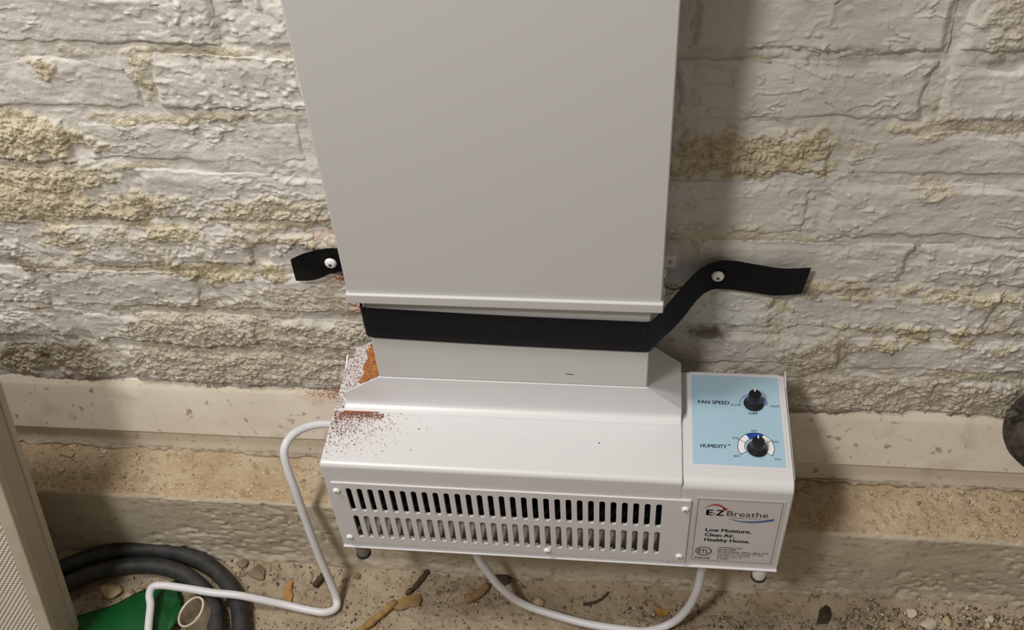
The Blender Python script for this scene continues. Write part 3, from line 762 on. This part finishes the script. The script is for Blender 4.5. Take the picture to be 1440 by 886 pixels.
# ------------------------------------------------------------------ duct
duct = empty('air_duct', (0.18, -0.05, 0.096))
tag(duct, 'tall white rectangular duct rising from the ventilation unit up the brick wall', 'duct')
def ringbox(name, x0, x1, yf, yb, z0, z1, th, bev, m=M['duct']):
    bm = bmesh.new()
    o = [(x0, yf), (x1, yf), (x1, yb), (x0, yb)]; i = [(x0 + th, yf + th), (x1 - th, yf + th), (x1 - th, yb - th), (x0 + th, yb - th)]
    vo = [[bm.verts.new((x, y, z)) for x, y in o] for z in (z0, z1)]; vi = [[bm.verts.new((x, y, z)) for x, y in i] for z in (z0, z1)]
    for k in range(4):
        j = (k + 1) % 4
        bm.faces.new((vo[0][k], vo[0][j], vo[1][j], vo[1][k])); bm.faces.new((vi[0][j], vi[0][k], vi[1][k], vi[1][j]))
        bm.faces.new((vo[1][k], vo[1][j], vi[1][j], vi[1][k])); bm.faces.new((vo[0][j], vo[0][k], vi[0][k], vi[0][j]))
    return bm_obj(name, bm, m, duct, bevel=bev, seg=4)
ringbox('lower_sleeve', 0.0499, 0.3120, -0.0930, -0.016, 0.0960, 0.2095, 0.003, 0.0022)
ringbox('collar_step', 0.0445, 0.3150, -0.0968, -0.014, 0.2022, 0.2090, 0.005, 0.0018)
ringbox('upper_sleeve', 0.0399, 0.3205, -0.1000, -0.010, 0.2085, 1.10, 0.003, 0.0030)
ringbox('rim_band', 0.0385, 0.3222, -0.1035, -0.012, 0.2080, 0.2190, 0.004, 0.0014)
for zz, yy in ((0.2035, -0.070), (0.2260, -0.070)):
    bm = bmesh.new(); bmesh.ops.create_icosphere(bm, subdivisions=2, radius=1, matrix=Matrix.Translation((0.3215, yy, zz)) @ Matrix.Diagonal((0.0030, 0.005, 0.0050, 1)))
    bm_obj('side_clip', bm, M['duct'], duct, smooth=True)
bm = bmesh.new()
for (xx, zz, ww, hh_) in ((0.2345, 0.1105, 0.0075, 0.0005),):
    box(bm, xx, xx + ww, -0.0933, -0.0929, zz, zz + hh_)
bm_obj('scratch_mark', bm, M['ink'], duct)

# ------------------------------------------------------------------ strap
def ribbon(name, path, ups, width, m, parent, th=0.0012, rib=0.00035, pitch=0.0019):
    """path: list of centre points, ups: width directions"""
    P = spline(path, 40); U = spline(ups, 40); WW = [v.x for v in spline([(w_, 0, 0) for w_ in width], 40)]
    L = [0]
    for a, b in zip(P, P[1:]): L.append(L[-1] + (b - a).length)
    N = int(L[-1] / (pitch / 4)); bm = bmesh.new(); prevr = None; j = 0
    for k in range(N + 1):
        s = L[-1] * k / N
        while j < len(L) - 2 and L[j + 1] < s: j += 1
        t = (s - L[j]) / max(1e-9, L[j + 1] - L[j])
        p = P[j].lerp(P[j + 1], t); u = U[j].lerp(U[j + 1], t).normalized(); wd = WW[j] + (WW[j + 1] - WW[j]) * t
        tan = (P[j + 1] - P[j]).normalized(); nrm = tan.cross(u).normalized()
        off = rib * math.sin(2 * math.pi * s / pitch)
        row = []
        m_ = 6
        for q in range(m_ + 1):
            f = q / m_ - 0.5; e_ = 1 if 0 < q < m_ else 0.3
            row.append(bm.verts.new(p + u * wd * f + nrm * (th * e_ / 2 + off)))
        for q in range(m_, -1, -1):
            f = q / m_ - 0.5; e_ = 1 if 0 < q < m_ else 0.3
            row.append(bm.verts.new(p + u * wd * f - nrm * (th * e_ / 2 - off)))
        if prevr:
            for q in range(len(row)): bm.faces.new((prevr[q], prevr[(q + 1) % len(row)], row[(q + 1) % len(row)], row[q]))
        else: bm.faces.new(row)
        prevr = row
    bm.faces.new(prevr[::-1])
    return bm_obj(name, bm, m, parent)
strap = empty('webbing_strap', (0.18, -0.005, 0.14))
tag(strap, 'black ribbed webbing strap looped around the duct and screwed to the wall', 'strap')
Zv = (0, 0, 1)
ribbon('webbing',
       [(-0.0425, -0.0150, 0.1625), (-0.034, -0.0165, 0.1665), (-0.022, -0.0150, 0.1690), (-0.006, -0.0105, 0.1720), (0.010, -0.0110, 0.1725), (0.026, -0.036, 0.174), (0.041, -0.074, 0.1755), (0.0468, -0.0915, 0.1760), (0.0510, -0.0952, 0.1757),
        (0.070, -0.0956, 0.1745), (0.18, -0.0954, 0.1706), (0.29, -0.0956, 0.1690), (0.3100, -0.0952, 0.1688), (0.3146, -0.0915, 0.1690), (0.322, -0.076, 0.1640), (0.338, -0.046, 0.1575), (0.356, -0.020, 0.1625), (0.370, -0.0115, 0.1675),
        (0.385, -0.0105, 0.1690), (0.405, -0.0120, 0.1675), (0.432, -0.0135, 0.1645), (0.4585, -0.0120, 0.1655)],
       [(0.12, -0.25, 1), (0.08, -0.12, 1), (-0.05, 0, 1), (-0.1, 0, 1), (-0.05, 0, 1)] + [Zv] * 9 + [(0, 0, 1), (-0.12, 0.05, 1), (-0.10, 0.02, 1), (0.0, 0, 1), (0.05, 0, 1), (0.03, 0, 1), (0.05, 0, 1), (0.12, 0, 1)],
       [0.040, 0.039, 0.037, 0.033, 0.032, 0.036, 0.039, 0.040, 0.0402, 0.0402, 0.0402, 0.0402, 0.0402, 0.0400, 0.039, 0.037, 0.036, 0.037, 0.038, 0.037, 0.036, 0.035], M['strap'], strap)
for sx, sy, sz in ((-0.0030, -0.0122, 0.1715), (0.3755, -0.0122, 0.1690)):
    mt = FRONT(sy) @ Matrix.Translation((sx, sz, 0))
    bm = bmesh.new(); lathe(bm, [(0.0062, 0), (0.0062, 0.0006), (0.0054, 0.0022), (0.0036, 0.0032), (0.0012, 0.0036)], 22, mt)
    sc = bm_obj('screw', bm, M['screw_w'], strap, smooth=True); sc['label'] = 'white round screw head'
    bm = bmesh.new(); lathe(bm, [(0.0017, 0.0034), (0.0017, 0.0039)], 8, mt)
    pm = bpy.data.meshes.new('screw_recess'); bm.to_mesh(pm); bm.free(); link2('screw_recess', pm, M['recess'], sc)

# bracket tab on the wall by the duct
tab = empty('bracket_tab', (0.318, -0.006, 0.180))
tag(tab, 'small white square bracket tab fixed to the wall beside the duct', 'bracket')
bm = bmesh.new(); box(bm, 0.300, 0.3352, -0.0140, -0.0030, 0.1800, 0.1945); bm_obj('plate', bm, M['screw_w'], tab, bevel=0.0006)
bm = bmesh.new(); lathe(bm, [(0.0022, 0), (0.0020, 0.0008), (0.0008, 0.0012)], 14, FRONT(-0.0140) @ Matrix.Translation((0.3300, 0.1870, 0))); bm_obj('screw', bm, M['pvc'], tab, smooth=True)

# ------------------------------------------------------------------ cords
def cord(name, pts, r, label):
    bm = bmesh.new(); tube(bm, spline(pts, 10), r, 14); o = bm_obj(name, bm, M['cord'], None, smooth=True)
    tag(o, label, 'cord'); return o
cord('power_cord', [(0.012, -0.044, -0.052), (-0.005, -0.046, -0.049), (-0.035, -0.049, -0.040), (-0.056, -0.056, -0.037), (-0.071, -0.070, -0.036), (-0.0775, -0.085, -0.042), (-0.076, -0.095, -0.060), (-0.070, -0.105, -0.091), (-0.064, -0.115, -0.143),
                    (-0.057, -0.125, -0.197), (-0.050, -0.133, -0.235), (-0.045, -0.141, -0.258), (-0.044, -0.151, -0.2635), (-0.055, -0.1585, -0.2625), (-0.075, -0.158, -0.261), (-0.105, -0.155, -0.257), (-0.138, -0.1555, -0.246), (-0.160, -0.156, -0.2395), (-0.188, -0.1565, -0.2365), (-0.224, -0.1535, -0.2355),
                    (-0.252, -0.152, -0.235), (-0.2625, -0.1555, -0.2345), (-0.2630, -0.1655, -0.2345), (-0.2575, -0.179, -0.236), (-0.252, -0.201, -0.2365), (-0.243, -0.235, -0.239), (-0.225, -0.29, -0.247)],
     0.0047, 'white power cord curving out left of the unit and bending over the black hose')
cord('power_cord', [(0.126, -0.128, -0.080), (0.127, -0.129, -0.120), (0.132, -0.130, -0.164), (0.141, -0.130, -0.195), (0.155, -0.132, -0.227), (0.179, -0.134, -0.257), (0.217, -0.143, -0.262), (0.259, -0.152, -0.262), (0.301, -0.156, -0.262),
                    (0.325, -0.156, -0.262), (0.350, -0.148, -0.258), (0.366, -0.146, -0.232), (0.377, -0.141, -0.195), (0.3805, -0.135, -0.155), (0.3805, -0.132, -0.080)],
     0.0047, 'white cord hanging in a loop below the slotted unit front down to the dirt')

# ------------------------------------------------------------------ leaning panel on the left
def leaning_panel():
    A = Vector((-0.346, -0.201, -0.266)); B = Vector((-0.333, -0.120, 0.098))      # rear right edge
    up = (B - A).normalized(); Ht = (B - A).length * 1.26
    ex = Vector((-1, -0.10, 0.0)); ex = (ex - up * ex.dot(up)).normalized()           # along the width, to the left
    ny = up.cross(ex).normalized()
    if ny.y > 0: ny = -ny                                                              # out of the face, toward the camera
    root = empty('leaning_panel', A)
    tag(root, 'beige panel with pebbled mesh face and finely ribbed edge leaning at the left', 'panel')
    D, Wd = 0.056, 0.42
    P = lambda u, v, d: A + ex * u + up * v + ny * d                                  # u across, v up, d forward
    def pbox(name, u0, u1, v0, v1, d0, d1, m, bev=0.0):
        bm = bmesh.new(); vs = [bm.verts.new(P(u, v, d)) for d in (d0, d1) for u, v in ((u0, v0), (u1, v0), (u1, v1), (u0, v1))]
        for f in ((0, 1, 2, 3), (7, 6, 5, 4), (0, 4, 5, 1), (1, 5, 6, 2), (2, 6, 7, 3), (3, 7, 4, 0)): bm.faces.new([vs[i] for i in f])
        return bm_obj(name, bm, m, root, bevel=bev)
    pbox('body', 0.003, Wd, 0, Ht, 0.002, D - 0.006, M['panel'], 0.002)
    # edge bands front and rear, ribs between them
    pbox('rear_band', -0.001, 0.006, 0, Ht, 0.0, 0.012, M['panel'], 0.002)
    pbox('front_band', -0.001, 0.014, 0, Ht, D - 0.012, D, M['panel'], 0.002)
    pbox('bottom_band', 0.014, Wd, 0, 0.02, D - 0.012, D, M['panel'], 0.002)
    pbox('top_band', 0.014, Wd, Ht - 0.02, Ht, D - 0.012, D, M['panel'], 0.002)
    for k in range(11):
        d = 0.0135 + 0.0029 * k
        pbox('rib', 0.0005, 0.005, 0, Ht, d, d + 0.0017, M['rib'])
    # pebbled mesh: hexagonal bumps on the face
    bm = bmesh.new(); s = 0.0050
    v = 0.02; row = 0
    while v < Ht - 0.02:
        u = 0.016 + (s * 0.5 if row % 2 else 0)
        while u < 0.30:
            c0 = [bm.verts.new(P(u + s * 0.44 * math.cos(math.pi / 3 * k), v + s * 0.36 * math.sin(math.pi / 3 * k), D - 0.0062)) for k in range(6)]
            c1 = [bm.verts.new(P(u + s * 0.24 * math.cos(math.pi / 3 * k), v + s * 0.2 * math.sin(math.pi / 3 * k), D - 0.0045)) for k in range(6)]
            for k in range(6): bm.faces.new((c0[k], c0[(k + 1) % 6], c1[(k + 1) % 6], c1[k]))
            bm.faces.new(c1); u += s
        v += s * 0.75; row += 1
    me_o = bm_obj('mesh_face', bm, M['mesh'], root); me_o['kind'] = 'stuff'
leaning_panel()

# ------------------------------------------------------------------ hose, pipe, green plastic, pipe fitting
bm = bmesh.new()
zh = Z_FL + 0.0165
pts = spline([(-0.66, -0.150, zh), (-0.52, -0.158, zh), (-0.42, -0.136, zh), (-0.360, -0.105, zh), (-0.300, -0.092, zh), (-0.240, -0.098, zh), (-0.190, -0.125, zh), (-0.158, -0.165, zh), (-0.146, -0.215, zh), (-0.152, -0.275, zh), (-0.19, -0.335, zh + 0.002),
              (-0.235, -0.350, zh + 0.003), (-0.250, -0.315, zh + 0.002), (-0.215, -0.270, zh), (-0.178, -0.225, zh), (-0.183, -0.178, zh), (-0.210, -0.143, zh), (-0.250, -0.120, zh), (-0.300, -0.115, zh), (-0.350, -0.128, zh), (-0.41, -0.160, zh), (-0.52, -0.182, zh), (-0.66, -0.175, zh)], 10)
tube(bm, pts, 0.0105, 16)
o = bm_obj('black_hose', bm, M['hose'], None, smooth=True); tag(o, 'thick black rubber hose coiled on the dirt floor at the lower left', 'hose')

def px_dir(a, b, c):  # camera-frame direction used only to read off the pipe's tilt
    return (cr * a + cu * b - fwd * c).normalized()
ax = px_dir(-0.52, 0.62, 0.60)
pc = Vector((-0.2105, -0.1790, -0.243))
root = empty('pvc_pipe', pc - ax * 0.05); tag(root, 'short white plastic pipe with open end beside the green plastic scrap', 'pipe')
q = ax.to_track_quat('Z', 'Y').to_matrix().to_4x4(); mt = Matrix.Translation(pc) @ q
bm = bmesh.new(); lathe(bm, [(0.0198, -0.05), (0.0198, -0.0012)], 32, mt, cap=False); bm_obj('pipe_wall', bm, M['pvc_body'], root, smooth=True)
bm = bmesh.new(); lathe(bm, [(0.0198, -0.0012), (0.0196, 0.0), (0.0174, 0.0), (0.0171, -0.0012)], 32, mt, cap=False); bm_obj('pipe_rim', bm, M['pvc'], root, smooth=True)
bm = bmesh.new(); lathe(bm, [(0.0171, -0.0012), (0.0168, -0.048)], 32, mt, cap=False); bm_obj('pipe_bore', bm, M['pvc_in'], root, smooth=True)

# green scrap: a bent shell with a torn right edge, 2 mm thick
def green_scrap():
    root_c = Vector((-0.303, -0.198, Z_FL + 0.003))
    N, Mm = 30, 18; rows = []
    for i in range(N + 1):
        u = -1 + 2 * i / N
        row = []
        for j in range(Mm + 1):
            v = j / Mm
            half = 0.066 * (1 - 0.25 * abs(u) ** 3)
            x = u * 0.060; depth = 0.088 * math.sqrt(max(0, 1 - (0.92 * u) ** 2 * 0.8))
            y = -v * depth
            h = 0.006 + 0.017 * math.sin(min(1, v * 1.25) * math.pi * 0.55) * (1 - 0.55 * u * u) + 0.003 * math.sin(5 * u + 3 * v) + (0.004 * math.sin(v * 9) if u > 0.7 else 0)
            if u > 0.55: h -= 0.010 * (u - 0.55) / 0.45 * v
            a = math.radians(30); X_ = x * math.cos(a) - y * math.sin(a) - 0.0; Y_ = x * math.sin(a) + y * math.cos(a)
            row.append(Vector((root_c.x + X_, root_c.y + 0.040 + Y_, root_c.z + h)))
        rows.append(row)
    bm = bmesh.new(); vs = [[bm.verts.new(p) for p in r] for r in rows]
    for i in range(N):
        for j in range(Mm): bm.faces.new((vs[i][j], vs[i + 1][j], vs[i + 1][j + 1], vs[i][j + 1]))
    o = bm_obj('green_plastic_scrap', bm, M['green'], None, smooth=True)
    s = o.modifiers.new('solid', 'SOLIDIFY'); s.thickness = 0.0018
    tag(o, 'dark green bent plastic scrap lying inside the hose coil', 'plastic scrap')
green_scrap()

fit = empty('pipe_fitting', (0.715, -0.052, -0.050)); tag(fit, 'grimy black round pipe fitting at the right edge in front of the drain channel', 'pipe fitting')
mt = Matrix.Translation((0.7195, -0.050, 0.002)) @ Matrix.Rotation(math.radians(62), 4, 'X') @ Matrix.Rotation(math.radians(8), 4, 'Y')
bm = bmesh.new(); lathe(bm, [(0.030, -0.02), (0.042, -0.018), (0.0445, -0.010), (0.0445, 0.006), (0.041, 0.012), (0.030, 0.014), (0.027, 0.020), (0.010, 0.022)], 36, mt); bm_obj('body', bm, M['iron'], fit, smooth=True)
bm = bmesh.new(); tube(bm, [Vector((0.7195, -0.047, 0.01)), Vector((0.722, -0.042, 0.06)), Vector((0.730, -0.040, 1.20))], 0.026, 24); bm_obj('riser', bm, M['iron'], fit, smooth=True)
bm = bmesh.new(); lathe(bm, [(0.004, -0.006), (0.0062, -0.005), (0.0062, 0.004), (0.004, 0.006)], 6, Matrix.Translation((0.6745, -0.052, 0.030)) @ Matrix.Rotation(0.9, 4, 'Y')); bm_obj('clamp_bolt', bm, M['iron'], fit)
bm = bmesh.new(); box(bm, 0.6750, 0.690, -0.056, -0.048, 0.024, 0.030); bm_obj('clamp_lug', bm, M['iron'], fit)

# ------------------------------------------------------------------ debris
def rock_bm(bm, c, r, seed, flatten=0.7, sub=2, elong=1.0, rot=0.0):
    rg = random.Random(seed)
    res = bmesh.ops.create_icosphere(bm, subdivisions=sub, radius=1.0)
    k = [Vector((rg.uniform(-1, 1), rg.uniform(-1, 1), rg.uniform(-1, 1))).normalized() for _ in range(11)]; dd = [rg.uniform(0.38, 0.85) for _ in k]
    R = Matrix.Rotation(rot, 3, 'Z')
    for v in res['verts']:
        p = v.co.copy()
        for n_, d_ in zip(k, dd):
            s_ = p.dot(n_)
            if s_ > d_: p -= n_ * (s_ - d_) * 0.9
        p = Vector((p.x * elong, p.y, p.z * flatten)) * r
        v.co = R @ p + Vector(c)
def rock(name, x, y, r, seed, m, label, cat='stone', z=None, flatten=0.7, elong=1.0, rot=0.0, group=None):
    bm = bmesh.new(); zz = (fz(x, y) if z is None else z) + r * flatten * 0.55
    rock_bm(bm, (x, y, zz), r, seed, flatten, 2, elong, rot); o = bm_obj(name, bm, M[m], None, smooth=False); tag(o, label, cat, group); return o
def stick(name, p0, p1, r, m, label, cat='stick', taper=0.6, z=0.0, bend=0.0):
    a = Vector((*p0, 0)); b = Vector((*p1, 0)); pts = []
    side = (b - a).cross(Vector((0, 0, 1))).normalized()
    for k in range(9):
        t = k / 8; p = a.lerp(b, t) + side * bend * math.sin(math.pi * t); p.z = fz(p.x, p.y) + r * 0.9 + z + 0.0006 * math.sin(k * 2.1); pts.append(p)
    bm = bmesh.new(); tube(bm, pts, lambda t: r * (1 - (1 - taper) * t) * (1 + 0.12 * math.sin(t * 23)), 8)
    o = bm_obj(name, bm, M[m], None, smooth=True); tag(o, label, cat); return o
def leaf(name, c, pts, m, label, cat='leaf', curl=0.004, lift=0.002):
    bm = bmesh.new(); n = len(pts)
    cen = bm.verts.new((c[0], c[1], fz(*c) + lift + curl)); cb = bm.verts.new((c[0], c[1], fz(*c) + lift + curl - 0.0010)); ou = []; ob = []
    for k, (dx, dy) in enumerate(pts):
        z = fz(c[0] + dx, c[1] + dy) + lift + curl * 0.4 * (1 + math.sin(k * 1.9)); ou.append(bm.verts.new((c[0] + dx, c[1] + dy, z))); ob.append(bm.verts.new((c[0] + dx, c[1] + dy, z - 0.0010)))
    for k in range(n):
        j = (k + 1) % n
        bm.faces.new((cen, ou[k], ou[j])); bm.faces.new((cb, ob[j], ob[k])); bm.faces.new((ou[k], ob[k], ob[j], ou[j]))
    o = bm_obj(name, bm, M[m]); tag(o, label, cat); return o

stick('twig', (0.061, -0.088), (0.037, -0.127), 0.0036, 'bark', 'dark brown twig below the left half of the unit', taper=0.8)
stick('wood_splinter', (0.026, -0.137), (-0.014, -0.183), 0.0042, 'wood', 'tan wood splinter running off the bottom of the picture', taper=1.25)
leaf('dry_leaf', (0.041, -0.135), [(-0.020, -0.004), (-0.008, 0.004), (0.004, 0.010), (0.012, 0.011), (0.015, 0.002), (0.014, -0.006), (0.004, -0.006), (-0.006, -0.012), (-0.014, -0.012)], 'leaf', 'torn ochre dry leaf on the end of the tan splinter', curl=0.005)
stick('twig', (-0.077, -0.122), (-0.068, -0.098), 0.0042, 'bark', 'short stubby brown stick behind the falling power cord', taper=0.9)
leaf('dry_leaf', (-0.107, -0.133), [(-0.003, 0.014), (0.002, 0.012), (0.003, 0.002), (0.006, -0.004), (0.006, -0.014), (0.000, -0.013), (-0.004, -0.006), (-0.008, -0.002)], 'leaf_o', 'orange dry leaf fragment between hose and power cord', curl=0.003)
stick('bark_curl', (0.111, -0.128), (0.134, -0.107), 0.0058, 'leaf', 'curled ochre bark piece left of the hanging cord loop', cat='bark', taper=0.75, bend=0.003)
rock('pebble', 0.196, -0.124, 0.0080, 3, 'stone', 'tan rounded pebble touching the cord loop', flatten=0.8, elong=1.15, rot=1.2)
rock('pebble', 0.207, -0.131, 0.0032, 4, 'chalk', 'tiny pale pebble right beside the tan rounded pebble')
rock('pebble', 0.311, -0.122, 0.0036, 5, 'stone', 'small pale pebble inside the hanging cord loop')
stick('twig', (0.250, -0.123), (0.279, -0.105), 0.0022, 'bark', 'thin dark crooked twig inside the hanging cord loop', bend=0.004)
leaf('dry_leaf', (0.342, -0.124), [(-0.010, 0.008), (0.0, 0.003), (0.012, 0.004), (0.006, -0.005), (-0.004, -0.008), (-0.008, 0.0)], 'leaf_o', 'rusty orange leaf crumb near the right end of the cord loop', curl=0.003)
leaf('dark_leaf', (0.530, -0.117), [(-0.010, -0.012), (-0.006, 0.004), (0.002, 0.012), (0.007, 0.010), (0.007, -0.002), (0.002, -0.012)], 'leaf_d', 'dark wet leaf on the floor right of the unit', curl=0.004)
rock('rubble_chunk', 0.628, -0.108, 0.0075, 11, 'chalk', 'pale angular rubble chunk against the footing', cat='rubble', flatten=0.6)
rock('rubble_chunk', 0.645, -0.121, 0.0090, 12, 'chalk', 'largest pale rubble chunk in the gravel at lower right', cat='rubble', flatten=0.5, elong=1.3)
rock('rubble_chunk', 0.668, -0.116, 0.0072, 13, 'stone', 'tan rubble chunk just right of the largest pale chunk', cat='rubble', flatten=0.6)
rock('rubble_chunk', 0.612, -0.126, 0.0060, 14, 'clod', 'brown rubble lump left of the largest pale chunk', cat='rubble')
rock('rubble_chunk', 0.715, -0.112, 0.0065, 15, 'chalk', 'pale rubble chunk nearest the right edge of the floor', cat='rubble', flatten=0.6)
rock('dirt_clod', -0.150, -0.116, 0.0125, 21, 'clod', 'brown dirt clod beside the hose coil', cat='clod', flatten=0.55, elong=1.2)
rock('dirt_clod', -0.172, -0.100, 0.0085, 22, 'clod', 'smaller brown clod between hose and footing', cat='clod', flatten=0.6)
rock('dirt_clod', -0.028, -0.104, 0.0065, 23, 'clod', 'brown crumb of dirt under the left foot of the unit', cat='clod', flatten=0.6)
rock('rubble_chunk', -0.330, -0.148, 0.0130, 31, 'stone', 'tan broken lump inside the hose coil, left one', cat='rubble', flatten=0.6, elong=1.3)
rock('rubble_chunk', -0.303, -0.150, 0.0090, 32, 'stone', 'tan broken lump inside the hose coil touching the green scrap', cat='rubble', flatten=0.6, rot=0.8)
for x, y, r, sd, m_, lab in ((-0.338, -0.030, 0.0035, 41, 'chalk', 'tiny white chip on the ledge close to the drain channel'), (-0.381, -0.060, 0.0046, 42, 'chalk', 'bright white chip on the ledge near its front edge at left'),
                             (-0.383, -0.037, 0.0070, 43, 'stone', 'flat tan stone flake on the ledge at left'), (-0.060, -0.050, 0.0028, 44, 'chalk', 'white crumb on the ledge near the cord'),
                             (-0.300, -0.066, 0.0022, 45, 'clod', 'dark grit crumb on the ledge front edge'), (0.620, -0.045, 0.0032, 46, 'clod', 'dark grit crumb on the sandy ledge at right')):
    rock('stone_chip', x, y, r, sd, m_, lab, cat='stone chip', z=Z_LEDGE + 0.001, flatten=0.45, elong=1.3)
rock('dark_crumb', 0.150, -0.098, 0.0100, 51, 'leaf_d', 'black lump of debris at the footing behind the cord loop', cat='debris', flatten=0.5, elong=1.4)

def scatter(name, spots, m, label, cat):
    """tiny angular grains, one joined mesh"""
    n = len(spots); T = np.array([(1, 1, 1), (-1, -1, 1), (-1, 1, -1), (1, -1, -1), ], float)
    rg = np.random.default_rng(5)
    A = rg.normal(size=(n, 3, 3)); Q = np.linalg.qr(A)[0]
    P = np.asarray([s[:3] for s in spots]); R = np.asarray([s[3] for s in spots])
    V = np.einsum('nij,kj->nki', Q, T) * (R[:, None, None] * rg.uniform(0.4, 0.8, (n, 1, 1))) + P[:, None, :]
    F = np.array([(0, 1, 2), (0, 3, 1), (0, 2, 3), (1, 3, 2)]); F = (F[None] + 4 * np.arange(n)[:, None, None]).reshape(-1, 3)
    me = np_mesh(name, V.reshape(-1, 3), F, smooth=False)
    o = link(name, me, M[m]); tag(o, label, cat, kind='stuff'); return o
rg = np.random.default_rng(3)
sp = []
while len(sp) < 16000:
    x = rg.uniform(-0.55, 0.85); y = rg.uniform(-0.30, -0.088)
    dens = 0.14 + 0.6 * max(0, min(1, (x - 0.52) / 0.12)) * (y < -0.105) + 0.35 * (0.30 < x < 0.55) * (y < -0.12)
    if rg.random() < dens: sp.append((x, y, 0, abs(rg.normal(0, 0.0009 + 0.0007 * (x > 0.55))) + 0.0006))
zz = floor_h(np.array([s[0] for s in sp]), np.array([s[1] for s in sp]))
sp = [(s[0], s[1], z + s[3] * 0.4, s[3]) for s, z in zip(sp, zz)]
scatter('floor_grit', sp, 'gravel', 'fine brown grit and crumbs scattered over the floor', 'grit')
sp = []
while len(sp) < 2600:
    x = rg.uniform(-0.6, 0.9); y = rg.uniform(-0.088, -0.02)
    if rg.random() < 0.12 + 0.7 * max(0, min(1, (x - 0.56) / 0.1)) + 0.35 * (x < -0.28): sp.append((x, y, Z_LEDGE + 0.0016, abs(rg.normal(0, 0.0006)) + 0.0004))
scatter('ledge_grit', sp, 'chips', 'pale sandy grit scattered on the concrete ledge', 'grit')

# red brick dust on the unit
sp = []
while len(sp) < 4200:
    k = rg.random()
    if k < 0.36:   # left face of the hopper
        x = rg.uniform(0.012, 0.049); y = rg.uniform(-0.094, -0.036); z = 0.0722 + (x - 0.0115) * 0.626 + 0.0003 + 0.0012 * max(0, (x - 0.027) / 0.022)
    elif k < 0.46:  # strip by the left side
        x = rg.uniform(0.0005, 0.0095); y = rg.uniform(-0.104, -0.035); z = ZT + 0.0004
    elif k < 0.66:  # line in front of the hopper
        x = rg.uniform(0.006, 0.052); y = -0.1078 - abs(rg.normal(0, 0.004)); z = ZT + 0.0004
    else:
        x = abs(rg.normal(0.008, 0.028)); y = -0.106 - abs(rg.normal(0, 0.022)); z = ZT + 0.0004
        if y < -0.166 or x < 0.001: continue
    sp.append((x, y, z, 0.00025 + abs(rg.normal(0, 0.00026))))
scatter('brick_dust', sp, 'dust', 'red brick dust speckled over the left end of the unit', 'dust')
# powder heaps
bm = bmesh.new(); N = 26
vs = []
for i in range(N + 1):
    row = []
    for j in range(9):
        u = i / N; v = j / 8; x = 0.011 + 0.037 * u; wdt = 0.0060 * (1 - u ** 3) * (0.7 + 0.3 * math.sin(i * 1.7)); y = -0.1058 - wdt * v
        row.append(bm.verts.new((x, y, ZT + 0.0009 * math.sin(math.pi * min(1, v + 0.15)) * (1 - v) + 0.0002 * (1 - v) - 0.0004 * (v > 0.9))))
    vs.append(row)
for i in range(N):
    for j in range(8): bm.faces.new((vs[i][j], vs[i + 1][j], vs[i + 1][j + 1], vs[i][j + 1]))
o = bm_obj('powder_heap', bm, M['pile_dk'], None, smooth=True); tag(o, 'thin ridge of red-brown powder in front of the hopper', 'dust', kind='stuff')
bm = bmesh.new(); vs = []
for i in range(13):
    row = []
    for j in range(15):
        u = i / 12; v = j / 14; x = 0.0505 - 0.0255 * u * (0.90 + 0.07 * math.sin(j * 1.3) + 0.05 * math.sin(j * 3.1)); y = -0.0925 + 0.057 * v
        row.append(bm.verts.new((x, y, 0.0722 + (x - 0.0115) * 0.626 + 0.0012 * (1 - u) + 0.0004 * math.sin(i * 2.3 + j * 1.9) * (1 - u) - 0.0004 * (u > 0.95))))
    vs.append(row)
for i in range(12):
    for j in range(14): bm.faces.new((vs[i][j], vs[i + 1][j], vs[i + 1][j + 1], vs[i][j + 1]))
o = bm_obj('powder_heap', bm, M['pile'], None, smooth=True); tag(o, 'orange brick powder drifted on the hopper side against the duct', 'dust', kind='stuff')
# dust on the drain channel lip
sp = []
for _ in range(500):
    x = -0.004 - abs(rg.normal(0, 0.035)); t = rg.uniform(0, 1); sp.append((x, -0.0010 - 0.0055 * t - 0.0004, -0.0352 - 0.0090 * t + 0.0003, 0.0003 + abs(rg.normal(0, 0.0002))))
scatter('brick_dust', sp, 'dust', 'red brick dust on the lip of the drain channel left of the unit', 'dust')
# dark specks on cover and sticker
sp = []
for _ in range(70): sp.append((rg.uniform(0.03, 0.34), rg.uniform(-0.165, -0.11), ZT + 0.0003, rg.uniform(0.00015, 0.0004)))
for _ in range(45): sp.append((rg.uniform(0.357, 0.443), rg.uniform(-0.149, -0.04), ZC + 0.0008, rg.uniform(0.00015, 0.0004)))
sp += [(0.392, -0.1255, ZC + 0.0009, 0.0011), (0.268, -0.132, ZT + 0.0004, 0.0009)]
scatter('dark_specks', sp, 'specks', 'dark dust specks on the white cover and blue sticker', 'dust')
